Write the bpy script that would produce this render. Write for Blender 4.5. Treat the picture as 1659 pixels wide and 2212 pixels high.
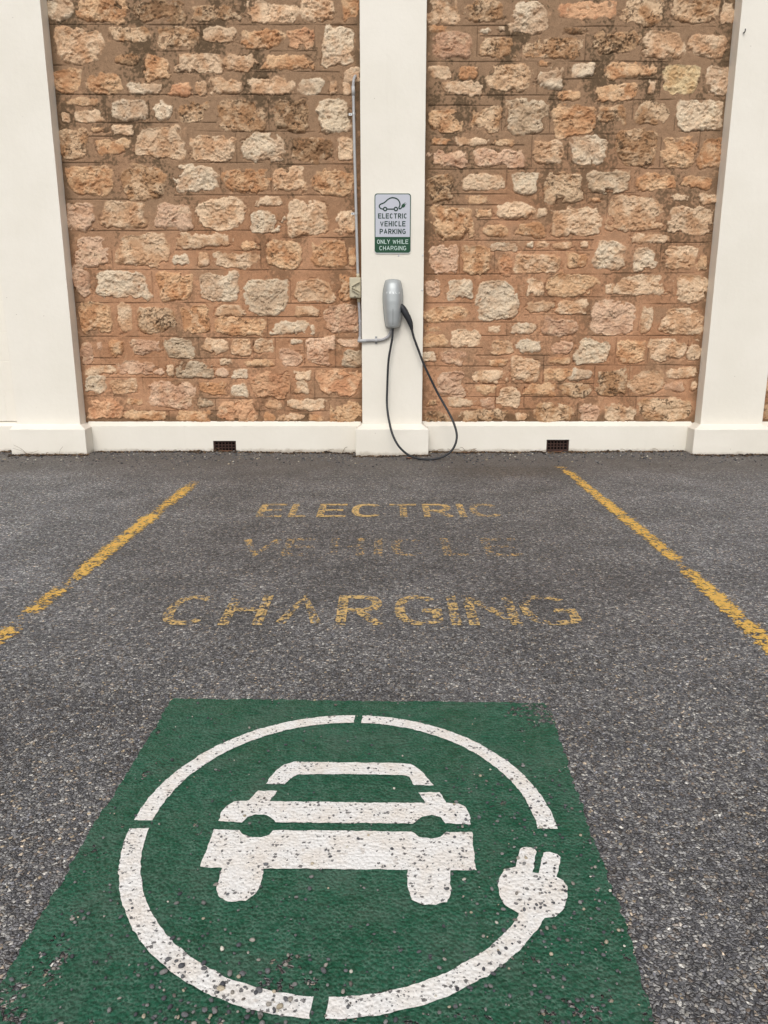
import bpy, bmesh, math, random
import numpy as np
from mathutils import Vector, Matrix

for _o in list(bpy.data.objects):
    bpy.data.objects.remove(_o, do_unlink=True)
SC = bpy.context.scene
COL = SC.collection
R = math.radians

# ------------------------------------------------------------------ camera
cam = bpy.data.cameras.new('camera')
cam_o = bpy.data.objects.new('camera', cam)
COL.objects.link(cam_o)
cam_o.location = (0, 0, 1.10)
cam_o.rotation_euler = (R(90 - 13.9), 0, 0)
cam.sensor_fit = 'HORIZONTAL'
cam.sensor_width = 36.0
cam.lens = 36.0 * 1661 / 1659
cam.clip_start = 0.02
cam.clip_end = 600
SC.camera = cam_o

# ------------------------------------------------------------------ overcast daylight
SUN_EL, SUN_AZ = 47.0, 188.0          # high, a little to the left behind the camera
w = bpy.data.worlds.new('World')
SC.world = w
w.use_nodes = True
wn = w.node_tree
for n in list(wn.nodes):
    wn.nodes.remove(n)
w_out = wn.nodes.new('ShaderNodeOutputWorld')
w_bg = wn.nodes.new('ShaderNodeBackground')
w_sky = wn.nodes.new('ShaderNodeTexSky')
w_hs = wn.nodes.new('ShaderNodeHueSaturation')
w_sky.sky_type = 'NISHITA'
w_sky.sun_disc = False
w_sky.sun_elevation = R(SUN_EL)
w_sky.sun_rotation = R(SUN_AZ)
w_sky.dust_density = 3.0
w_hs.inputs['Saturation'].default_value = 0.15
w_bg.inputs['Strength'].default_value = 0.15
wn.links.new(w_sky.outputs[0], w_hs.inputs['Color'])
wn.links.new(w_hs.outputs[0], w_bg.inputs['Color'])
wn.links.new(w_bg.outputs[0], w_out.inputs['Surface'])

sun = bpy.data.lights.new('sun', 'SUN')
sun.energy = 0.95
sun.angle = R(20)
sun.color = (1.0, 0.965, 0.91)
sun_o = bpy.data.objects.new('sun', sun)
COL.objects.link(sun_o)
_az, _el = R(SUN_AZ), R(SUN_EL)
_d = Vector((math.sin(_az) * math.cos(_el), math.cos(_az) * math.cos(_el), math.sin(_el)))
sun_o.rotation_euler = _d.to_track_quat('Z', 'Y').to_euler()
sun_o.location = (-3, -6, 12)

SC.view_settings.view_transform = 'Standard'
SC.view_settings.look = 'None'
SC.view_settings.exposure = 0.13
SC.view_settings.gamma = 1.0
SC.view_settings.use_curve_mapping = False

# ------------------------------------------------------------------ helpers
def lin(r, g, b):
    f = lambda c: c / 12.92 if c <= 0.04045 else ((c + 0.055) / 1.055) ** 2.4
    return (f(r / 255), f(g / 255), f(b / 255))

def rgba(c):
    return (c[0], c[1], c[2], 1.0)

def tag(o, label=None, cat=None, group=None, kind=None):
    if label: o['label'] = label
    if cat: o['category'] = cat
    if group: o['group'] = group
    if kind: o['kind'] = kind
    return o

def empty(name, loc, label, cat, group=None):
    o = bpy.data.objects.new(name, None)
    o.empty_display_size = 0.1
    COL.objects.link(o)
    o.location = loc
    return tag(o, label, cat, group)

def root_offset(p):
    v = Vector((0, 0, 0))
    while p is not None:
        v += Vector(p.location)
        p = p.parent
    return v

def link(name, me, mat, parent=None):
    """mesh given in world metres; stored relative to the parent's position"""
    me.name = name
    o = bpy.data.objects.new(name, me)
    COL.objects.link(o)
    if mat is not None:
        me.materials.append(mat)
    if parent is not None:
        off = root_offset(parent)
        if off.length > 0:
            me.transform(Matrix.Translation(-off))
        o.parent = parent
    return o

def pydata(verts, faces, smooth=False):
    me = bpy.data.meshes.new('m')
    me.from_pydata([tuple(v) for v in verts], [], faces)
    if smooth:
        me.polygons.foreach_set('use_smooth', [True] * len(me.polygons))
    me.update()
    return me

def npmesh(V, Q, smooth=True, tint=None, extra=None):
    """big mesh from numpy arrays: V (n,3), Q (m,3 or 4)"""
    me = bpy.data.meshes.new('m')
    k = Q.shape[1]
    me.vertices.add(len(V)); me.vertices.foreach_set('co', np.ascontiguousarray(V, dtype=np.float32).ravel())
    me.loops.add(Q.size); me.loops.foreach_set('vertex_index', np.ascontiguousarray(Q, dtype=np.int32).ravel())
    me.polygons.add(len(Q))
    me.polygons.foreach_set('loop_start', np.arange(0, Q.size, k, dtype=np.int32))
    me.polygons.foreach_set('use_smooth', np.full(len(Q), smooth, dtype=bool))
    if tint is not None:
        a = me.color_attributes.new('tint', 'FLOAT_COLOR', 'POINT')
        t4 = np.ones((len(V), 4), dtype=np.float32); t4[:, :3] = tint
        a.data.foreach_set('color', t4.ravel())
    if extra:
        for nm, arr in extra.items():
            a = me.attributes.new(nm, 'FLOAT', 'POINT')
            a.data.foreach_set('value', np.ascontiguousarray(arr, dtype=np.float32).ravel())
    me.update(calc_edges=True)
    me.validate()
    return me

def join(*mes):
    V, F, n = [], [], 0
    for vs, fs in mes:
        V += list(vs); F += [tuple(i + n for i in f) for f in fs]; n += len(vs)
    return V, F

def box(x0, x1, y0, y1, z0, z1):
    v = [(x0,y0,z0),(x1,y0,z0),(x1,y1,z0),(x0,y1,z0),(x0,y0,z1),(x1,y0,z1),(x1,y1,z1),(x0,y1,z1)]
    f = [(0,3,2,1),(4,5,6,7),(0,1,5,4),(1,2,6,5),(2,3,7,6),(3,0,4,7)]
    return v, f

def solid(parts, bevel=0.0, seg=2, smooth=False):
    V, F = join(*parts)
    me = pydata(V, F)
    if bevel > 0:
        bm = bmesh.new(); bm.from_mesh(me)
        es = [e for e in bm.edges if len(e.link_faces) == 2 and e.calc_face_angle(0) > 0.5]
        bmesh.ops.bevel(bm, geom=es, offset=bevel, segments=seg, profile=0.5, affect='EDGES', clamp_overlap=True)
        bm.to_mesh(me); bm.free()
    if smooth:
        me.polygons.foreach_set('use_smooth', [True] * len(me.polygons))
    me.update()
    return me

def smoothpath(P, n=8, r=None):
    """Catmull-Rom through points"""
    P = [Vector(p) for p in P]; out = []; ro = []
    Q = [P[0] * 2 - P[1]] + P + [P[-1] * 2 - P[-2]]
    for i in range(1, len(Q) - 2):
        a, b, c, d = Q[i-1], Q[i], Q[i+1], Q[i+2]
        for k in range(n):
            t = k / n
            out.append(0.5 * ((2*b) + (c-a)*t + (2*a-5*b+4*c-d)*t*t + (3*b-a-3*c+d)*t**3))
            if r: ro.append(r[i-1] * (1-t) + r[i] * t)
    out.append(P[-1])
    if r: ro.append(r[-1])
    return (out, ro) if r else out

def tube(path, rad, seg=14, cap=True):
    """swept round tube, rad a number or a list"""
    path = [Vector(p) for p in path]
    n = len(path)
    rads = rad if isinstance(rad, (list, tuple)) else [rad] * n
    V, F = [], []
    t0 = (path[1] - path[0]).normalized()
    up = Vector((0, 0, 1)) if abs(t0.z) < 0.9 else Vector((1, 0, 0))
    nrm = t0.cross(up).normalized()
    for i in range(n):
        t = (path[min(i+1, n-1)] - path[max(i-1, 0)]).normalized()
        nrm = (nrm - t * nrm.dot(t)).normalized()
        bn = t.cross(nrm)
        for k in range(seg):
            a = 2 * math.pi * k / seg
            V.append(path[i] + (nrm * math.cos(a) + bn * math.sin(a)) * rads[i])
    for i in range(n - 1):
        for k in range(seg):
            k2 = (k + 1) % seg
            F.append((i*seg+k, i*seg+k2, (i+1)*seg+k2, (i+1)*seg+k))
    if cap:
        F.append(tuple(range(seg))[::-1]); F.append(tuple((n-1)*seg + k for k in range(seg)))
    return V, F

def ribbed(path, r, pitch=0.006, depth=0.0015):
    """corrugated hose along a polyline path"""
    path = [Vector(p) for p in path]
    out, rr, acc = [], [], 0.0
    step = pitch / 4
    L = [0.0]
    for a, b in zip(path, path[1:]): L.append(L[-1] + (b - a).length)
    s = 0.0; j = 0
    while s < L[-1]:
        while j < len(path) - 2 and s > L[j+1]: j += 1
        t = (s - L[j]) / max(1e-9, L[j+1] - L[j])
        out.append(path[j].lerp(path[j+1], t))
        rr.append(r + depth * math.cos(2 * math.pi * s / pitch))
        s += step
    return tube(out, rr, seg=14)

# ------------------------------------------------------------------ numpy noise
_rs = np.random.RandomState(7)
_TAB = _rs.rand(512, 512).astype(np.float32)

def vnoise(x, y, seed=0):
    x = x + seed * 37.17; y = y + seed * 91.73
    xi = np.floor(x).astype(np.int64); yi = np.floor(y).astype(np.int64)
    fx = x - xi; fy = y - yi
    fx = fx * fx * (3 - 2 * fx); fy = fy * fy * (3 - 2 * fy)
    a = _TAB[xi & 511, yi & 511]; b = _TAB[(xi + 1) & 511, yi & 511]
    c = _TAB[xi & 511, (yi + 1) & 511]; d = _TAB[(xi + 1) & 511, (yi + 1) & 511]
    return (a * (1 - fx) + b * fx) * (1 - fy) + (c * (1 - fx) + d * fx) * fy

def fbm(x, y, lam, octs=4, seed=0, gain=0.5):
    """-1..1, lam = wavelength in metres of the first octave"""
    s = 0; a = 1.0; tot = 0; f = 1.0 / lam
    ca, sa = math.cos(0.6), math.sin(0.6)
    for k in range(octs):
        s = s + a * (2 * vnoise((x * ca - y * sa) * f, (x * sa + y * ca) * f, seed + k * 3) - 1)
        x, y = x * ca - y * sa, x * sa + y * ca
        tot += a; a *= gain; f *= 2.03
    return s / tot

def ridged(x, y, lam, octs=4, seed=0):
    s = 0; a = 1.0; tot = 0; f = 1.0 / lam
    for k in range(octs):
        s = s + a * (1 - np.abs(2 * vnoise(x * f, y * f, seed + 5 * k) - 1) * 2)
        tot += a; a *= 0.55; f *= 2.1
    return s / tot

def sstep(a, b, x):
    t = np.clip((x - a) / (b - a), 0, 1)
    return t * t * (3 - 2 * t)

# ------------------------------------------------------------------ materials
class M:
    def __init__(self, name):
        self.m = bpy.data.materials.new(name)
        self.m.use_nodes = True
        self.nt = self.m.node_tree
        self.b = self.nt.nodes['Principled BSDF']
        self.out = self.nt.nodes['Material Output']
        self._pos = None
    def node(self, t, **k):
        n = self.nt.nodes.new(t)
        for a, v in k.items(): setattr(n, a, v)
        return n
    def put(self, sock, v):
        if hasattr(v, 'node'): self.nt.links.new(v, sock)
        else: sock.default_value = v
    @property
    def pos(self):
        if self._pos is None: self._pos = self.node('ShaderNodeNewGeometry').outputs['Position']
        return self._pos
    def noise(self, scale, detail=4, rough=0.55, vec=None, col=False):
        n = self.node('ShaderNodeTexNoise'); self.put(n.inputs['Vector'], vec if vec is not None else self.pos)
        n.inputs['Scale'].default_value = scale; n.inputs['Detail'].default_value = detail
        n.inputs['Roughness'].default_value = rough
        return n.outputs['Color' if col else 'Fac']
    def voro(self, scale, feature='F1', vec=None, rnd=1.0, dims='2D'):
        n = self.node('ShaderNodeTexVoronoi', voronoi_dimensions=dims, feature=feature)
        self.put(n.inputs['Vector'], vec if vec is not None else self.pos)
        n.inputs['Scale'].default_value = scale; n.inputs['Randomness'].default_value = rnd
        return n
    def math(self, op, a, b=0.0, c=0.0, clamp=False):
        n = self.node('ShaderNodeMath', operation=op, use_clamp=clamp)
        self.put(n.inputs[0], a); self.put(n.inputs[1], b); self.put(n.inputs[2], c)
        return n.outputs[0]
    def vmath(self, op, a, b):
        n = self.node('ShaderNodeVectorMath', operation=op)
        self.put(n.inputs[0], a); self.put(n.inputs[1], b)
        return n.outputs[0]
    def map(self, v, a, b, c=0.0, d=1.0, smooth=True):
        n = self.node('ShaderNodeMapRange', interpolation_type='SMOOTHSTEP' if smooth else 'LINEAR')
        self.put(n.inputs['Value'], v)
        for k, x in zip(('From Min', 'From Max', 'To Min', 'To Max'), (a, b, c, d)): self.put(n.inputs[k], x)
        return n.outputs['Result']
    def mix(self, f, a, b, mode='MIX'):
        n = self.node('ShaderNodeMix', data_type='RGBA', blend_type=mode, clamp_factor=True)
        self.put(n.inputs[0], f)
        self.put(n.inputs[6], rgba(a) if isinstance(a, tuple) and len(a) == 3 else a)
        self.put(n.inputs[7], rgba(b) if isinstance(b, tuple) and len(b) == 3 else b)
        return n.outputs[2]
    def ramp(self, f, stops, interp='LINEAR'):
        n = self.node('ShaderNodeValToRGB'); cr = n.color_ramp; cr.interpolation = interp
        while len(cr.elements) < len(stops): cr.elements.new(0.5)
        for e, (p, c) in zip(cr.elements, stops): e.position = p; e.color = rgba(c)
        self.put(n.inputs['Fac'], f)
        return n.outputs['Color']
    def attr(self, name, out='Color'):
        return self.node('ShaderNodeAttribute', attribute_name=name).outputs[out]
    def sep(self, v, i):
        n = self.node('ShaderNodeSeparateXYZ'); self.put(n.inputs[0], v); return n.outputs[i]
    def bump(self, h, strength=0.5, dist=0.002):
        n = self.node('ShaderNodeBump'); n.inputs['Strength'].default_value = strength
        n.inputs['Distance'].default_value = dist; self.put(n.inputs['Height'], h)
        self.nt.links.new(n.outputs[0], self.b.inputs['Normal'])
    def base(self, c, rough=0.8, metal=0.0, spec=0.3):
        self.put(self.b.inputs['Base Color'], rgba(c) if isinstance(c, tuple) and len(c) == 3 else c)
        self.put(self.b.inputs['Roughness'], rough); self.put(self.b.inputs['Metallic'], metal)
        self.put(self.b.inputs['Specular IOR Level'], spec)
        return self
    def alpha(self, a):
        """worn paint: bare ground shows where a = 0"""
        t = self.node('ShaderNodeBsdfTransparent'); x = self.node('ShaderNodeMixShader')
        self.put(x.inputs[0], a)
        self.nt.links.new(t.outputs[0], x.inputs[1]); self.nt.links.new(self.b.outputs[0], x.inputs[2])
        self.nt.links.new(x.outputs[0], self.out.inputs['Surface'])

def simple(name, c, rough=0.5, metal=0.0, var=0.08, scale=30, bump=0.1, spec=0.4):
    m = M(name)
    n = m.noise(scale, 4)
    m.base(m.mix(n, tuple(x * (1 - var) for x in c), tuple(min(1, x * (1 + var)) for x in c)), rough, metal, spec)
    if bump: m.bump(m.noise(scale * 6, 2), bump, 0.0006)
    return m.m

# cream render paint with faint stains, dirt specks and a rolled texture
def render_paint():
    m = M('cream_render_paint')
    c1, c2 = (0.77, 0.725, 0.635), (0.82, 0.775, 0.69)
    c = m.mix(m.map(m.noise(1.3, 5, 0.6), 0.3, 0.7), c1, c2)
    streak = m.node('ShaderNodeMapping'); m.put(streak.inputs['Vector'], m.pos); streak.inputs['Scale'].default_value = (9, 9, 0.6)
    st = m.map(m.noise(1.0, 5, 0.6, streak.outputs[0]), 0.6, 0.85, 0, 0.22)
    c = m.mix(st, c, (0.60, 0.55, 0.46))
    speck = m.voro(14.0, 'F1', dims='3D')
    rnd = m.sep(speck.outputs['Color'], 0)
    sp = m.math('MULTIPLY', m.map(speck.outputs['Distance'], 0.03, 0.06, 1, 0), m.map(rnd, 0.86, 0.87))
    c = m.mix(m.math('MULTIPLY', sp, 0.55), c, (0.22, 0.17, 0.12))
    # splash dirt just above the ground
    z = m.sep(m.pos, 2)
    dn = m.noise(16, 6, 0.65)
    dirt = m.map(m.math('ADD', z, m.math('MULTIPLY', dn, -0.06)), -0.03, 0.012, 0.7, 0)
    c = m.mix(dirt, c, (0.30, 0.235, 0.165))
    x = m.sep(m.pos, 0)
    ex = m.math('ABSOLUTE', m.math('SUBTRACT', x, 0.03)); ez = m.math('ABSOLUTE', m.math('SUBTRACT', z, 1.22))
    zone = m.math('MULTIPLY', m.map(ex, 0.10, 0.20, 1, 0), m.map(ez, 0.2, 0.42, 1, 0))
    scr = m.node('ShaderNodeMapping'); m.put(scr.inputs['Vector'], m.pos); scr.inputs['Scale'].default_value = (60, 20, 14)
    scf = m.math('MULTIPLY', zone, m.map(m.noise(1.0, 5, 0.7, scr.outputs[0]), 0.58, 0.75, 0, 0.32))
    c = m.mix(scf, c, (0.36, 0.35, 0.34))
    m.base(c, m.map(m.noise(6), 0.2, 0.8, 0.5, 0.68), spec=0.3)
    h = m.math('ADD', m.math('MULTIPLY', m.noise(22, 5, 0.6), 1.0), m.math('MULTIPLY', m.noise(160, 3), 0.25))
    m.bump(h, 0.35, 0.006)
    return m.m

def stone_mat():
    m = M('rubble_stone')
    c = m.attr('tint')
    n = m.noise(170, 4, 0.65)
    c = m.mix(1.0, c, m.ramp(n, [(0.25, (0.66, 0.64, 0.62)), (0.5, (1, 1, 1)), (0.75, (1.28, 1.27, 1.25))]), 'MULTIPLY')
    m.base(c, 0.9, spec=0.15)
    m.bump(m.math('ADD', m.noise(120, 5, 0.65), m.math('MULTIPLY', m.noise(420, 2), 0.3)), 0.55, 0.006)
    return m.m

def chip_layer(m, warp=True):
    """stone chips of the sealed surface: (random per chip, random 2, distance to chip edge, chip height)"""
    v = m.pos
    if warp:
        nz = m.noise(75, 2, 0.5, col=True)
        v = m.vmath('ADD', v, m.vmath('MULTIPLY', m.vmath('SUBTRACT', nz, (0.5, 0.5, 0.5)), (0.007, 0.007, 0.0)))
    a = m.voro(118, 'F1', v); e = m.voro(118, 'DISTANCE_TO_EDGE', v)
    return m.sep(a.outputs['Color'], 0), m.sep(a.outputs['Color'], 1), e.outputs['Distance'], a.outputs['Distance'], v

def asphalt():
    m = M('chip_seal_asphalt')
    r1, r2, ed, di, v = chip_layer(m)
    chip = m.ramp(r1, [(0.0, (0.055, 0.054, 0.057)), (0.3, (0.10, 0.097, 0.101)), (0.58, (0.155, 0.15, 0.153)),
                       (0.78, (0.26, 0.25, 0.24)), (0.92, (0.42, 0.40, 0.365)), (1.0, (0.62, 0.585, 0.52))])
    tan = m.mix(1.0, chip, (1.35, 1.05, 0.75), 'MULTIPLY')
    chip = m.mix(m.map(r2, 0.78, 0.9, 0, 0.7), chip, tan)
    fine = m.voro(330, 'F1', v)
    fr = m.ramp(m.sep(fine.outputs['Color'], 0), [(0, (0.02, 0.019, 0.02)), (0.6, (0.075, 0.071, 0.072)), (1, (0.30, 0.285, 0.265))])
    c = m.mix(m.map(ed, 0.04, 0.16), fr, chip)
    c = m.mix(m.map(m.noise(46, 3, 0.6), 0.35, 0.68), m.mix(0.55, c, fr), c)
    gr = m.map(m.noise(30, 5, 0.8), 0.3, 0.7, 0.5, 1.62, False)
    gr = m.math('MULTIPLY', gr, m.map(m.noise(78, 4, 0.85), 0.34, 0.66, 0.5, 1.55, False))
    gc = m.node('ShaderNodeCombineXYZ')
    for i in range(3): m.put(gc.inputs[i], gr)
    c = m.mix(1.0, c, gc.outputs[0], 'MULTIPLY')
    # oil-darkened bay centre, paler untrafficked sides, brown dust near the wall
    x = m.sep(m.pos, 0); y = m.sep(m.pos, 1)
    big = m.noise(0.9, 4, 0.6)
    ax = m.math('ADD', m.math('ABSOLUTE', x), m.math('MULTIPLY', m.math('SUBTRACT', big, 0.5), 1.6))
    side = m.map(ax, 0.9, 1.9)
    tone = m.mix(side, (1.14, 1.155, 1.18), (1.36, 1.41, 1.48))
    c = m.mix(1.0, c, tone, 'MULTIPLY')
    # two old oil stains and a brown wash mark
    for sx_, sy_, sr, sc_, sa in ((0.95, 5.75, 0.55, (0.62, 0.54, 0.47), 0.8), (-0.15, 3.75, 1.0, (0.80, 0.79, 0.79), 0.7), (0.75, 3.2, 0.6, (0.84, 0.83, 0.83), 0.7), (1.1, 1.35, 0.28, (0.72, 0.71, 0.71), 0.7), (-1.0, 2.0, 0.4, (0.8, 0.79, 0.79), 0.7)):
        dx_ = m.math('MULTIPLY', m.math('SUBTRACT', x, sx_), 0.6); dy_ = m.math('SUBTRACT', y, sy_)
        rr_ = m.math('SQRT', m.math('ADD', m.math('MULTIPLY', dx_, dx_), m.math('MULTIPLY', dy_, dy_)))
        rr_ = m.math('ADD', rr_, m.math('MULTIPLY', m.math('SUBTRACT', m.noise(3.2, 5, 0.65), 0.5), sr * 1.3))
        c = m.mix(m.map(rr_, sr * 0.15, sr * 0.75, sa, 0), c, m.mix(1.0, c, sc_, 'MULTIPLY'))
    pat = m.map(m.noise(2.6, 5, 0.62), 0.3, 0.72, 0.80, 1.24)
    pc = m.node('ShaderNodeCombineXYZ')
    for i in range(3): m.put(pc.inputs[i], pat)
    c = m.mix(1.0, c, pc.outputs[0], 'MULTIPLY')
    dust = m.map(m.math('ADD', y, m.math('MULTIPLY', m.noise(1.8, 5, 0.6), 1.3)), 5.7, 7.0, 0, 0.72)
    c = m.mix(dust, c, m.mix(m.noise(60, 4), (0.07, 0.058, 0.048), (0.20, 0.17, 0.145)))
    m.base(c, m.map(r2, 0, 1, 0.55, 0.85), spec=0.35)
    h = m.math('ADD', m.map(ed, 0.0, 0.3), m.math('MULTIPLY', r1, 0.5))
    h = m.math('ADD', h, m.math('MULTIPLY', m.math('SUBTRACT', 1.0, fine.outputs['Distance']), 0.3))
    m.bump(h, 0.85, 0.0045)
    return m.m

def green_paint():
    m = M('worn_green_road_paint')
    r1, r2, ed, di, v = chip_layer(m)
    c = m.mix(m.map(m.noise(7, 5, 0.6), 0.3, 0.7), lin(16, 76, 52), lin(30, 86, 64))
    rub = m.math('MULTIPLY', m.map(ed, 0.0, 0.3, 1, 0), m.map(m.noise(30, 4, 0.6), 0.35, 0.68))
    c = m.mix(m.math('MULTIPLY', rub, 0.55), c, lin(96, 124, 108))
    c = m.mix(m.math('MULTIPLY', m.map(m.noise(170, 4, 0.75), 0.46, 0.7), 0.45), c, lin(98, 122, 108))
    dusty = m.map(m.noise(5.0, 6, 0.75), 0.46, 0.68, 0, 0.62)
    c = m.mix(dusty, c, lin(76, 100, 86))
    c = m.mix(m.map(r1, 0.0, 0.35, 0.5, 0), c, lin(8, 58, 38))
    m.base(c, m.map(m.noise(8, 4), 0.3, 0.7, 0.5, 0.75), spec=0.28)
    sm = m.voro(112, 'SMOOTH_F1', v); sm.inputs['Smoothness'].default_value = 0.35
    h = m.math('ADD', m.math('MULTIPLY', sm.outputs['Distance'], -1.2), m.math('MULTIPLY', m.noise(60, 4, 0.6), 0.4))
    m.bump(m.math('ADD', h, m.math('MULTIPLY', m.noise(260, 3), 0.35)), 0.75, 0.005)
    # bare patches: small ones everywhere, larger ones towards the near edge and the far right corner
    x = m.sep(m.pos, 0); y = m.sep(m.pos, 1)
    near = m.map(y, 0.95, 1.32, 0.12, 0.0)
    corner = m.math('MULTIPLY', m.map(x, 0.28, 0.46), m.map(y, 1.86, 2.08, 0, 0.30))
    leftedge = m.map(x, -0.64, -0.50, 0.03, 0)
    k = m.math('ADD', m.math('ADD', near, corner), leftedge)
    wear = m.math('ADD', m.math('ADD', m.noise(9, 5, 0.65), m.math('MULTIPLY', m.math('SUBTRACT', r2, 0.5), 0.16)), k)
    wear = m.math('ADD', wear, m.math('MULTIPLY', m.noise(110, 3, 0.75), 0.26))
    m.alpha(m.map(wear, 0.835, 0.86, 1, 0))
    return m.m

def white_paint():
    m = M('worn_white_road_paint')
    r1, r2, ed, di, v = chip_layer(m)
    c = m.mix(m.map(m.noise(14, 5, 0.65), 0.35, 0.7), (0.82, 0.80, 0.775), (0.77, 0.71, 0.645))
    wz = m.vmath('ADD', m.pos, m.vmath('MULTIPLY', m.vmath('SUBTRACT', m.noise(120, 3, 0.7, col=True), (0.5, 0.5, 0.5)), (0.016, 0.016, 0.0)))
    sp = m.voro(105, 'F1', wz)
    near = m.map(m.sep(m.pos, 1), 1.0, 1.45, 0.12, 0.0)
    patch = m.math('MULTIPLY', m.math('SUBTRACT', m.noise(6, 3), 0.5), 0.5)
    rad = m.map(m.sep(sp.outputs['Color'], 0), 0, 1, 0.10, 0.40)
    keep = m.map(m.math('ADD', m.math('ADD', m.sep(sp.outputs['Color'], 1), near), patch), 0.78, 0.79)
    spot = m.math('MULTIPLY', m.math('LESS_THAN', sp.outputs['Distance'], rad), keep)
    nn = m.math('ADD', m.noise(210, 3, 0.65), m.math('MULTIPLY', patch, 0.25))
    spots = m.math('MAXIMUM', spot, m.map(nn, 0.635, 0.68))
    c = m.mix(m.math('MULTIPLY', m.map(m.noise(55, 3), 0.62, 0.72), 0.35), c, lin(150, 130, 110))
    c = m.mix(spots, c, m.mix(m.sep(sp.outputs['Color'], 0), (0.045, 0.045, 0.05), (0.2, 0.19, 0.185)))
    m.base(c, 0.6, spec=0.3)
    sm = m.voro(112, 'SMOOTH_F1', v); sm.inputs['Smoothness'].default_value = 0.5
    h = m.math('ADD', m.math('MULTIPLY', sm.outputs['Distance'], -1.0), m.math('MULTIPLY', spots, 0.8))
    h = m.math('ADD', h, m.math('MULTIPLY', m.noise(240, 3), 0.5))
    m.bump(m.math('ADD', h, m.math('MULTIPLY', r1, 0.3)), 0.6, 0.004)
    return m.m

def yellow_paint(name, wear, c0=(0.70, 0.37, 0.075), edge=False, dirty=0.2):
    m = M(name)
    r1, r2, ed, di, v = chip_layer(m)
    c = m.mix(m.map(m.noise(40, 4, 0.6), 0.35, 0.7), c0, tuple(x * 0.9 for x in c0))
    c = m.mix(m.math('MULTIPLY', m.map(m.noise(90, 3), 0.45, 0.7), dirty), c, (0.15, 0.125, 0.10))
    m.base(c, 0.65, spec=0.3)
    m.bump(m.math('ADD', m.map(ed, 0.0, 0.3), m.math('MULTIPLY', r1, 0.5)), 0.85, 0.0045)
    w_ = m.math('ADD', m.math('MULTIPLY', m.noise(1.9, 3, 0.6), 0.26), m.math('MULTIPLY', m.noise(14, 3, 0.6), 0.26))
    w_ = m.math('ADD', w_, m.math('MULTIPLY', m.noise(36, 6, 0.8), 0.95))
    w_ = m.math('ADD', w_, m.math('MULTIPLY', r2, 0.14))
    if edge:
        w_ = m.math('ADD', w_, m.map(m.attr('edge', 'Fac'), 0.0, 0.75, 0.24, 0.0))
        w_ = m.math('ADD', w_, m.math('MULTIPLY', m.attr('gap', 'Fac'), 0.5))
    m.alpha(m.map(w_, wear, wear + 0.03, 1, 0))
    return m.m

# ------------------------------------------------------------------ materials in use
CREAM = render_paint()
STONE = stone_mat()
ASPHALT = asphalt()
GREEN = green_paint()
WHITE = white_paint()
YLINE = yellow_paint('worn_yellow_line_paint', 0.855, edge=True, c0=(0.98, 0.60, 0.145), dirty=0.06)
YWORD1 = yellow_paint('faded_yellow_paint', 0.80, c0=(0.92, 0.62, 0.25), dirty=0.4)
YWORD2 = yellow_paint('almost_gone_yellow_paint', 0.728, c0=(0.86, 0.56, 0.21), dirty=0.4)
YWORD3 = yellow_paint('patchy_yellow_paint', 0.775, c0=(0.90, 0.61, 0.25), dirty=0.45)
CONDUIT = simple('grey_plastic_conduit', lin(178, 178, 178), 0.45)
HOSE = simple('grey_corrugated_hose', lin(168, 167, 168), 0.5)
ZINC = simple('zinc_steel', (0.55, 0.55, 0.54), 0.35, 0.8)
BEIGE = simple('aged_beige_plastic', lin(190, 180, 155), 0.5)
BLACK = simple('black_rubber', (0.022, 0.023, 0.026), 0.5, bump=0.15)
DARK = simple('dark_plastic', (0.06, 0.065, 0.065), 0.5)
SILVER = simple('silver_painted_shell', (0.41, 0.43, 0.43), 0.48, 0.4, var=0.03, bump=0.03)
SEAM = simple('dark_grey_line', (0.13, 0.14, 0.14), 0.5)
PALE = simple('pale_silver_lettering', (0.74, 0.76, 0.76), 0.35, 0.2)
SIGNGREY = simple('pale_grey_reflective_sheet', lin(188, 190, 199), 0.35, var=0.03, bump=0.05)
SIGNGREEN = simple('dark_green_sign_ink', lin(6, 66, 38), 0.4, var=0.05, bump=0.05)
SIGNLET = simple('dark_green_lettering', lin(8, 50, 38), 0.45, var=0.05, bump=0.0)
SIGNPALE = simple('pale_sign_lettering', lin(190, 208, 200), 0.4, var=0.04, bump=0.0)
ALU = simple('aluminium_plate', (0.62, 0.63, 0.62), 0.4, 0.6)
TERRA = simple('dark_terracotta', lin(66, 46, 39), 0.85, var=0.35, scale=60, bump=0.5)
VOID = simple('cavity_shade_black', (0.008, 0.006, 0.005), 0.95)  # near-black colour stands in for the shade inside the vents
LEAF1 = simple('dry_brown_leaf', lin(150, 105, 80), 0.8, var=0.25, scale=120)
LEAF2 = simple('dead_straw', lin(120, 98, 72), 0.85, var=0.3, scale=80)
SCREW = simple('screw_head', (0.5, 0.5, 0.48), 0.4, 0.5)
INK = simple('black_marker_ink', (0.03, 0.03, 0.03), 0.6)
ROOF = simple('roof_sheet', (0.35, 0.35, 0.34), 0.6)

# ------------------------------------------------------------------ ground: one sheet to the horizon
GXL, GYF = 0.0, 6.22
def ground_z(x, y):
    x = np.asarray(x, dtype=np.float64); y = np.asarray(y, dtype=np.float64)
    ramp = sstep(6.22, 6.45, y)
    rise = 0.010 * sstep(0.6, 2.2, np.abs(x))
    return ramp * (rise + 0.008 * fbm(x, y, 0.35, 4, 3) + 0.016 * np.maximum(0, fbm(x, y, 0.08, 3, 9)) * sstep(6.40, 6.56, y))

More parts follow.
